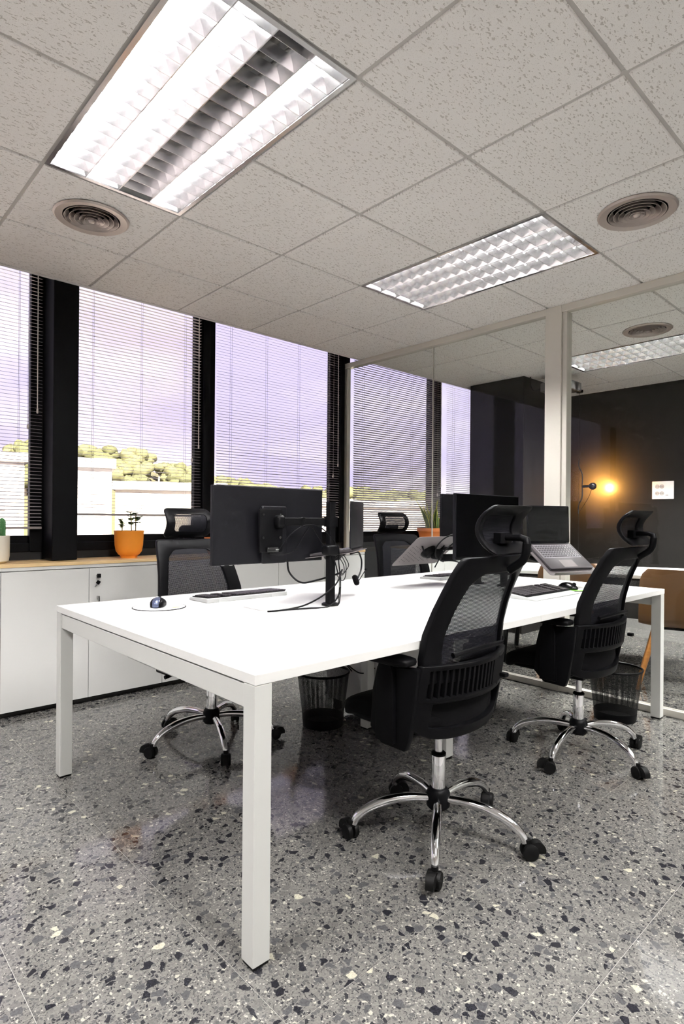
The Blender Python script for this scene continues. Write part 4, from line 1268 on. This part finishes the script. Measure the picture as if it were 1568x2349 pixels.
# ------------------------------------------------------------------ waste bins
def bin_(loc, label):
    t = thing('waste_bin', label, 'waste bin', loc, 0, 'black wire mesh waste bins')
    r0, r1, h = .108, .142, .292
    n = 40
    mm = MB(); vs = []; fs = []
    rows = 6
    for j in range(rows + 1):
        r_ = r0 + (r1 - r0) * j / rows; z = .006 + (h - .012) * j / rows
        for k in range(n + 1):
            a_ = 2 * PI * k / n; vs.append((r_ * math.cos(a_), r_ * math.sin(a_), z))
    for j in range(rows):
        for k in range(n):
            fs.append((j * (n + 1) + k, j * (n + 1) + k + 1, (j + 1) * (n + 1) + k + 1, (j + 1) * (n + 1) + k))
    mm.add(vs, fs)
    me = bpy.data.meshes.new('mesh_wall'); me.from_pydata(mm.v, [], mm.f); me.materials.append(MT['wire'])
    me.polygons.foreach_set('use_smooth', [True] * len(me.polygons))
    uvl = me.uv_layers.new(name='uv')
    for p in me.polygons:
        for li in p.loop_indices:
            vi = me.loops[li].vertex_index
            uvl.data[li].uv = ((vi % (n + 1)) / n * 2 * PI * .125, me.vertices[vi].co.z)
    link('mesh_wall', me, t)
    MB().lathe([(r1 - .003, h - .010), (r1 + .003, h - .010), (r1 + .005, h - .003), (r1 + .002, h + .002), (r1 - .003, h)], n, closed=True).build('rim', 'black', t)
    MB().lathe([(.001, .002), (r0, .002), (r0 + .002, 0), (r0 + .007, .05), (r0 + .005, .05), (r0 - .001, .008), (.001, .008)], n).build('base', 'black', t)
    return t
bin_((1.405, -.735, 0), 'black wire mesh waste bin under the middle of the desk')
bin_((2.715, -1.77, 0), 'black wire mesh waste bin beside the far right chair')

# mobile pedestal under the desk
pd = thing('drawer_pedestal', 'white mobile drawer pedestal on casters under the desk', 'pedestal', (1.74, -.83, 0))
MB().bx(-.15, .20, -.26, .26, .075, .60).build('body', 'cab', pd, smooth=False, bevel=.002)
for q in range(3):
    d_ = MB().bx(-.148, .198, .262, .278, .08 + .172 * q, .245 + .172 * q).build('drawer', 'cab', pd, smooth=False, bevel=.001)
    MB().bx(-.02, .07, .278, .290, .20 + .172 * q, .212 + .172 * q).build('handle', 'steel', d_, smooth=False)
for x in (-.11, .16):
    for y in (-.22, .22):
        c_ = MB(); c_.cyl((x - .012, y, .026), (x + .012, y, .026), .026, 16); c_.bx(x - .016, x + .016, y - .02, y + .02, .045, .076)
        c_.build('caster', 'rubber', pd)

# ------------------------------------------------------------------ pots and plants
def potted(name, loc, label, cat='potted plant'):
    return thing(name, label, cat, loc, 0, 'potted plants along the window')
def leaf_blade(m, base, tip, w, bow, fold=.25, n=8):
    base, tip = Vector(base), Vector(tip)
    d = tip - base
    side = d.cross(Vector(bow)).normalized() if d.cross(Vector(bow)).length > 1e-5 else Vector((1, 0, 0))
    vs, fs = [], []
    for k in range(n + 1):
        u = k / n
        c = base + d * u + Vector(bow) * (4 * u * (1 - u)) * .25
        ww = w * (math.sin(min(1, u * 1.15 + .18) * PI) ** .8 if u < .99 else 0.02)
        ww = max(ww, w * .03)
        nrm = side.cross(d).normalized()
        vs += [c - side * ww + nrm * ww * fold, c - side * ww * .78 + nrm * ww * fold * .7, c, c + side * ww * .78 + nrm * ww * fold * .7, c + side * ww + nrm * ww * fold]
    for k in range(n):
        for q in range(4):
            fs.append((k * 5 + q, k * 5 + q + 1, (k + 1) * 5 + q + 1, (k + 1) * 5 + q))
    m.add(vs, fs)

# cream pot with cactus
t = potted('cactus_pot', (.105, .630, ZC), 'cream pot with a green columnar cactus at the left edge')
MB().lathe([(.001, 0), (.058, 0), (.074, .012), (.0785, .04), (.0795, .155), (.077, .157), (.074, .154), (.073, .135), (.001, .135)], 40).build('pot', 'cream', t)
MB().lathe([(.001, .138), (.0725, .136)], 24).build('soil', 'soil', t)
for (x, y, h, r_) in ((.035, -.02, .125, .017), (-.010, .015, .165, .019), (.012, -.035, .075, .014)):
    c = MB(); vs = []; fs = []; nn = 20; rows = 10
    for j in range(rows + 1):
        u = j / rows
        rr = r_ * (1 if u < .75 else math.sqrt(max(0.0, 1 - ((u - .75) / .25) ** 2)) * .98 + .02)
        for k in range(nn):
            a_ = 2 * PI * k / nn; q = rr * (1.12 if k % 2 else .88)
            vs.append((x + q * math.cos(a_), y + q * math.sin(a_), .135 + h * u))
    for j in range(rows):
        for k in range(nn):
            k2 = (k + 1) % nn; fs.append((j * nn + k, j * nn + k2, (j + 1) * nn + k2, (j + 1) * nn + k))
    c.add(vs, fs); st = c.build('cactus_stem', 'cactus', t)
    s_ = MB()
    for j in range(1, 9):
        for k in range(0, nn, 2):
            a_ = 2 * PI * (k + 1) / nn; zz = .135 + h * j / 10
            d0 = Vector((math.cos(a_), math.sin(a_), .2))
            p0 = Vector((x, y, zz)) + d0 * r_ * 1.05
            s_.tube([p0, p0 + d0 * .006], [.0006, .0002], 3)
    o = s_.build('spines', 'spine', st, smooth=False); o['kind'] = 'stuff'

# orange pot with two seedlings
t = potted('seedling_pot', (.893, .640, ZC), 'rounded orange pot with two thin leafy seedlings on the pine top')
MB().lathe([(.001, 0), (.052, 0), (.054, .014), (.066, .022), (.082, .045), (.089, .085), (.0925, .168), (.0955, .175), (.094, .179), (.089, .176), (.086, .150), (.001, .150)], 48).build('pot', 'orange', t)
MB().lathe([(.001, .154), (.086, .152)], 24).build('soil', 'soil', t)
def sprig(t, x, y, h, nl, size, seedv, lean=0):
    rr = random.Random(seedv)
    pts = spline([(x, y, .15), (x + lean * .4, y, .15 + h * .5), (x + lean, y + .004, .15 + h)], 5)
    MB().tube(pts, .0034, 6).build('stem', 'stem', t)
    m = MB()
    for k in range(nl):
        u = .45 + .55 * k / (nl - 1) if nl > 1 else 1
        p = Vector((x + lean * u, y, .15 + h * u))
        a_ = rr.uniform(0, 2 * PI)
        d = Vector((math.cos(a_), math.sin(a_), rr.uniform(-.25, .45))) * size * rr.uniform(.7, 1.2)
        leaf_blade(m, p, p + d, size * .27, (0, 0, size * .25), .15, 4)
    o = m.build('leaves', 'leaf', t); o['kind'] = 'stuff'
sprig(t, -.048, -.01, .105, 22, .046, 3, -.010)
sprig(t, .016, .0, .150, 12, .072, 8, -.004)
sprig(t, .038, -.012, .140, 12, .072, 11, .004)

def snake(name, loc, label, pr, ph, leaves, rim=True):
    t = potted(name, loc, label)
    MB().lathe([(.001, 0), (pr * .70, 0), (pr * .93, ph * .80), (pr, ph * .80), (pr, ph), (pr * .94, ph), (pr * .90, ph * .86), (.001, ph * .86)], 40).build('pot', 'terra', t)
    MB().lathe([(.001, ph * .89), (pr * .90, ph * .87)], 24).build('soil', 'soil', t)
    for (bx_, by_, tx, ty, h, w) in leaves:
        m = MB(); leaf_blade(m, (bx_, by_, ph * .85), (tx, ty, ph + h), w, (-(tx - bx_) * .5, .0, .04), .35, 9)
        lf = m.build('leaf', 'snake', t)
        # pale margin
        g = MB()
        vs = m.v
        nn = len(vs) // 5
        for q in (0, 4):
            g.tube([vs[k * 5 + q] for k in range(nn)], [.0016 + w * .04] * (nn - 1) + [.0006], 5)
        g.build('leaf_margin', 'snake_edge', lf)
    return t
snake('snake_plant', (4.055, .625, ZC), 'terracotta pot with tall snake plant leaves behind the glass partition', .150, .180,
      [(-.05, 0, -.215, .05, .300, .026), (-.03, .03, -.10, .05, .270, .024), (.0, -.03, -.055, .03, .22, .024), (.02, .02, .05, .04, .30, .027),
       (.04, -.02, .085, .0, .285, .028), (.05, .0, .14, .03, .30, .026), (.06, -.03, .225, -.02, .190, .030), (.0, .04, -.01, .06, .26, .022), (.02, -.05, .02, -.05, .20, .022)])
snake('leafy_plant', (1.555, .640, ZC), 'terracotta pot half hidden behind the near monitor edge', .092, .125,
      [(-.02, 0, -.055, .0, .135, .022), (.0, .02, .01, .04, .17, .022), (.02, 0, .06, .0, .12, .02), (0, -.02, .02, -.03, .10, .02)])
snake('leafy_plant', (2.300, .640, ZC), 'potted plant with one leaf tip showing above the near monitor', .092, .125,
      [(-.02, 0, -.020, .0, .325, .016), (.0, .02, .03, .04, .20, .020), (.02, 0, .07, .0, .16, .02), (0, -.02, -.06, -.03, .15, .02)])

# ------------------------------------------------------------------ meeting room
# tension-wire lamp
XL, YL = 5.545, -.215
t = thing('wire_lamp', 'black wire-hung lamp with bent tube shining an orange glow on the dark wall', 'lamp', (XL, YL, 0))
MB().lathe([(.001, HC - .028), (.034, HC - .028), (.036, HC - .024), (.036, HC), (.001, HC)], 24).build('ceiling_rose', 'shade_black', t)
MB().cyl((0, 0, .03), (0, 0, HC - .028), .0022, 6).build('wire', 'shade_black', t)
MB().lathe([(.001, 0), (.045, 0), (.045, .03), (.03, .06), (.001, .06)], 24).build('weight', 'shade_black', t)
tb = spline([(.0, 0, 1.80), (.0, .002, 1.72), (-.002, -.0375, 1.63), (-.002, -.0385, 1.50), (-.002, -.0375, 1.38), (.0, .002, 1.29), (.0, .002, 1.20)], 6)
MB().tube(tb, .0065, 10).build('bent_tube', 'shade_black', t)
arm = MB().cyl((0, -.036, 1.497), (0, -.125, 1.497), .013, 14).build('lamp_arm', 'shade_black', t)
hd = MB().lathe([(.001, -.030), (.020, -.030), (.036, -.012), (.038, .016), (.034, .016), (.034, -.006), (.001, -.012)], 28, T(.0, -.150, 1.497, ry=R(90)))
hd.build('lamp_head', 'shade_black', t, ang=50)
MB().superell((.018, -.150, 1.497), (.050, .056, .056), .95, 20, 12).build('bulb', 'bulb', t, ang=90)
MB().tube(spline([(0, -.14, 1.465), (.0, -.11, 1.38), (0, -.04, 1.27), (0, .0, 1.22)], 6), .0025, 6).build('flex', 'shade_black', t)
pl = bpy.data.lights.new('bulb_light', 'SPOT')
pl.energy = 240; pl.color = (1.0, 0.46, 0.10); pl.spot_size = R(165); pl.spot_blend = .6; pl.shadow_soft_size = .03
plo = bpy.data.objects.new('bulb_light', pl); col.objects.link(plo); plo.parent = t
plo.location = (.046, -.150, 1.497); plo.rotation_euler = Vector((1, 0, 0)).to_track_quat('-Z', 'Y').to_euler()

# socket plate on the end wall
t = thing('socket_plate', 'white wall plate with four round sockets on the dark wall', 'socket', (XB, -.986, 1.445))
MB().box((-.006, 0, 0), (.012, .205, .182)).build('plate', 'plate', t, smooth=False, bevel=.003)
for (y, z) in ((.052, .037), (.008, .037), (.052, -.033), (.008, -.033)):
    s_ = MB().lathe([(.0205, 0), (.0205, .0035), (.018, .0035), (.017, .001), (.001, .0005)], 24, T(-.012, y, z, ry=R(-90))).build('socket', 'socket', t)
    for q in (-1, 1): MB().cyl((-.0124, y + q * .008, z), (-.0134, y + q * .008, z), .003, 8).build('pin_hole', 'hole', s_)
for z in (.037, -.033):
    MB().box((-.0135, -.046, z), (.003, .042, .040)).build('blank_module', 'plate', t, smooth=False, bevel=.001)
MB().box((-.016, -.040, -.052), (.006, .024, .010)).build('cable_outlet', 'socket', t, smooth=False)

# white meeting table
dvec = Vector((.377, -.926, 0)); nvec = Vector((.926, .377, 0))
ang_t = math.atan2(dvec.y, dvec.x)
t = thing('meeting_table', 'white meeting table behind the glass partition', 'table', (4.03, -1.22, 0), ang_t)
MB().prism(rrect(-.90, .90, -.43, .43, .02), .715, .740).build('tabletop', 'melamine', t, smooth=False, bevel=.002)
for x in (-.78, .78):
    for y in (-.33, .33): MB().cyl((x * 1.02, y * 1.06, 0), (x * .95, y * .95, .715), .02, 12).build('leg', 'black', t)
MB().bx(-.72, .72, -.03, .03, .665, .714).build('rail', 'black', t, smooth=False)

def shell_chair(loc, rz, label):
    t = thing('shell_chair', label, 'chair', loc, rz, 'tan shell chairs at the meeting table')
    # faces +Y
    vs, fs = [], []
    nu, nv = 16, 18
    prof = spline([(.22, .455), (.16, .440), (.02, .425), (-.12, .430), (-.185, .470), (-.215, .56), (-.240, .70), (-.255, .815)], 3)
    prof = [(p[0], p[1]) for p in [Vector((a_[0], a_[1])) if len(a_) == 2 else a_ for a_ in prof]]
    m_ = len(prof)
    for th in (0, .008):
        for j, (y, z) in enumerate(prof):
            u = j / (m_ - 1)
            w = .225 + .01 * math.sin(u * PI)
            if u > .9: w = .225 - .045 * ((u - .9) / .1) ** 2
            if u < .1: w = .225 - .05 * ((.1 - u) / .1) ** 2
            for i in range(nu + 1):
                s = -1 + 2 * i / nu
                lift = .030 * abs(s) ** 3 * (1 - u) + 0
                wrap = .055 * abs(s) ** 2.5 * max(0, (u - .45) / .55)
                vs.append((s * w, y + wrap - (th if u > .55 else 0), z + lift - (th if u <= .55 else 0)))
    K = m_ * (nu + 1)
    for q in (0, 1):
        for j in range(m_ - 1):
            for i in range(nu):
                a_ = q * K + j * (nu + 1) + i
                fs.append((a_, a_ + 1, a_ + nu + 2, a_ + nu + 1))
    for j in range(m_ - 1):
        for i in (0, nu):
            a_ = j * (nu + 1) + i; fs.append((a_, a_ + nu + 1, K + a_ + nu + 1, K + a_))
    for i in range(nu):
        for j in (0, m_ - 1):
            a_ = j * (nu + 1) + i; fs.append((a_, a_ + 1, K + a_ + 1, K + a_))
    MB().add(vs, fs).build('shell', 'shell', t, ang=60)
    for sx in (-1, 1):
        for sy in (-1, 1):
            MB().tube([(sx * .13, sy * .12 + .02, .42), (sx * .235, sy * .225 + .02, .004)], [.020, .012], 12).build('leg', 'oak', t)
    MB().bx(-.15, .15, -.12, .16, .405, .420).build('underframe', 'black', t, smooth=False, bevel=.004)
    return t
fac = math.atan2(nvec.y, nvec.x) - PI / 2
shell_chair((3.67, -1.05, 0), fac, 'tan shell chair behind the glass, left of the far office chair')
shell_chair((3.66, -1.80, 0), fac - R(4), 'tan shell chair with wooden legs at the right edge behind the glass')

# projector under the ceiling
t = thing('projector', 'dark projector hung from the ceiling behind the cream post', 'projector', (4.75, -.40, HC))
MB().box((0, 0, -.125), (.26, .30, .09)).build('body', 'bronze', t, smooth=False, bevel=.012)
MB().cyl((0, 0, -.08), (0, 0, 0), .018, 14).build('mount', 'bronze', t)
MB().cyl((-.13, .06, -.125), (-.142, .06, -.125), .028, 20).build('lens', 'black_gloss', t)
MB().tube(spline([(-.10, .15, -.12), (-.14, .20, -.15), (-.18, .22, -.10), (-.17, .23, -.01)], 6), .005, 6).build('flex', 'black', t)

# ------------------------------------------------------------------ outside: town, hill and trees
struct(MB().bx(-300, 400, 4, 500, -14.2, -14).build('ground', 'bounce_paving', smooth=False), 'street level far below the windows')
def pol(az, d, z=0): return Vector((CAM.x + d * math.sin(R(az)), CAM.y + d * math.cos(R(az)), z))
def building(az0, az1, d, ztop, label, m='facade', rows=3, depth=12):
    a_, b_ = pol(az0, d), pol(az1, d)
    w = (b_ - a_).length
    ang = math.atan2(b_.y - a_.y, b_.x - a_.x)
    c = (a_ + b_) / 2
    t = thing('apartment_building', label, 'building', (c.x, c.y, -14), ang, 'sunlit buildings outside')
    h = ztop + 14
    MB().bx(-w / 2, w / 2, 0, depth, 0, h).build('walls', m, t, smooth=False)
    MB().bx(-w / 2 - .2, w / 2 + .2, -.25, depth + .2, h, h + .5).build('cornice', m, t, smooth=False)
    wm = MB().bx(-.6, .6, -.06, .05, 0, 1.3).mesh('window', 'far_glass', smooth=False)
    n_ = max(2, int(w / 3.2))
    for r_ in range(rows):
        for k in range(n_):
            o = link('window', wm, t); o.location = (-w / 2 + w * (k + .5) / n_, 0, h - 2.6 - 3.1 * r_)
building(5, 14.5, 36, 4.0, 'white sunlit building beyond the leftmost window')
building(15.2, 21.5, 34, 3.7, 'white sunlit building behind the orange pot, taller step')
building(21.8, 31.5, 37, 2.7, 'long low white building behind the second window', 'facade2')
building(32, 44, 42, 2.0, 'cream sunlit building behind the near monitor', 'facade2')
building(44.5, 62, 46, 2.0, 'white sunlit building behind the glass partition')

# hill ridge
azs = [-4, 4, 9, 12, 15, 18, 21, 24, 27, 30, 34, 38, 43, 48, 54, 60, 68]
elv = [5.2, 5.4, 5.2, 5.4, 5.7, 5.9, 5.8, 5.6, 4.6, 3.6, 3.0, 2.6, 2.6, 2.3, 2.0, 1.8, 1.6]
def elev(a_):
    for k in range(len(azs) - 1):
        if azs[k] <= a_ <= azs[k + 1]:
            u = (a_ - azs[k]) / (azs[k + 1] - azs[k]); u = u * u * (3 - 2 * u)
            return elv[k] * (1 - u) + elv[k + 1] * u
    return 2
vs, fs = [], []
na, nd = 73, 9
for j in range(nd):
    d = 70 + 60 * j / (nd - 1)
    for i in range(na):
        a_ = -4 + i
        zt = 125 * math.tan(R(elev(a_) - .75))
        u = j / (nd - 1)
        z = -14 + (zt + 14) * math.sin(min(1, u * 1.12) * PI / 2)
        vs.append(tuple(pol(a_, d, z + rnd.uniform(-.4, .4))))
for j in range(nd - 1):
    for i in range(na - 1):
        a_ = j * na + i; fs.append((a_, a_ + 1, a_ + na + 1, a_ + na))
struct(MB().add(vs, fs).build('hill', 'hill'), 'dry grassy hillside behind the town')

def crown_mesh(seed, m):
    rr = random.Random(seed)
    b = MB()
    for q in range(9):
        c = Vector((rr.uniform(-1.2, 1.2), rr.uniform(-1.2, 1.2), rr.uniform(-.35, .75)))
        rad = rr.uniform(.7, 1.15)
        ph = [rr.uniform(0, 6) for _ in range(6)]
        def fn(p, c=c, ph=ph):
            d = p - c
            k = 1 + .16 * math.sin(d.x * 4.1 + ph[0]) * math.sin(d.y * 4.7 + ph[1]) + .12 * math.sin(d.z * 6 + ph[2]) * math.sin(d.x * 7 + ph[3]) + rr.uniform(-.07, .07)
            return c + d * k
        b.superell(c, (2 * rad, 2 * rad, 1.6 * rad), 1.0, 14, 9, fn=fn)
    return b.mesh('crown', m, smooth=True, ang=60)
crowns = [crown_mesh(s_, 'crown' if s_ % 2 else 'crown2') for s_ in range(6)]
trunk_me = MB().tube([(0, 0, -2.6), (.1, 0, -1.2), (0, .1, .2)], [.22, .17, .12], 7).mesh('trunk', 'trunk')
tr = random.Random(21)
spots = []
tries = 0
while len(spots) < 110 and tries < 6000:
    tries += 1
    ridge = len(spots) < 24
    a_ = tr.uniform(8, 58)
    d = 125 if ridge else tr.uniform(98, 120)
    p0 = pol(a_, d)
    if any((p0 - q_[0]).length < (2.7 if ridge else 2.9) for q_ in spots): continue
    spots.append((p0, a_, d, ridge))
for p0, a_, d, ridge in spots:
    zt = 125 * math.tan(R(elev(a_) - .75))
    uu = (d - 70) / 60
    z = -14 + (zt + 14) * math.sin(min(1, uu * 1.12) * PI / 2)
    p = pol(a_, d, z + 1.4)
    w_ = 'leftmost window' if a_ < 15.5 else 'window above the orange pot' if a_ < 31 else 'window behind the near monitor' if a_ < 43 else 'window behind the glass partition'
    t = thing('hill_tree', ('round olive tree on the skyline through the ' if ridge else 'bushy olive tree on the hillside through the ') + w_, 'tree', p, tr.uniform(0, 6), 'trees on the hill outside')
    s_ = tr.uniform(.95, 1.5) if not ridge else tr.uniform(.9, 1.5)
    c = link('crown', crowns[tr.randrange(6)], t); c.scale = (s_, s_, s_ * tr.uniform(.8, 1.2)); c.location = (0, 0, .6)
    link('trunk', trunk_me, t)
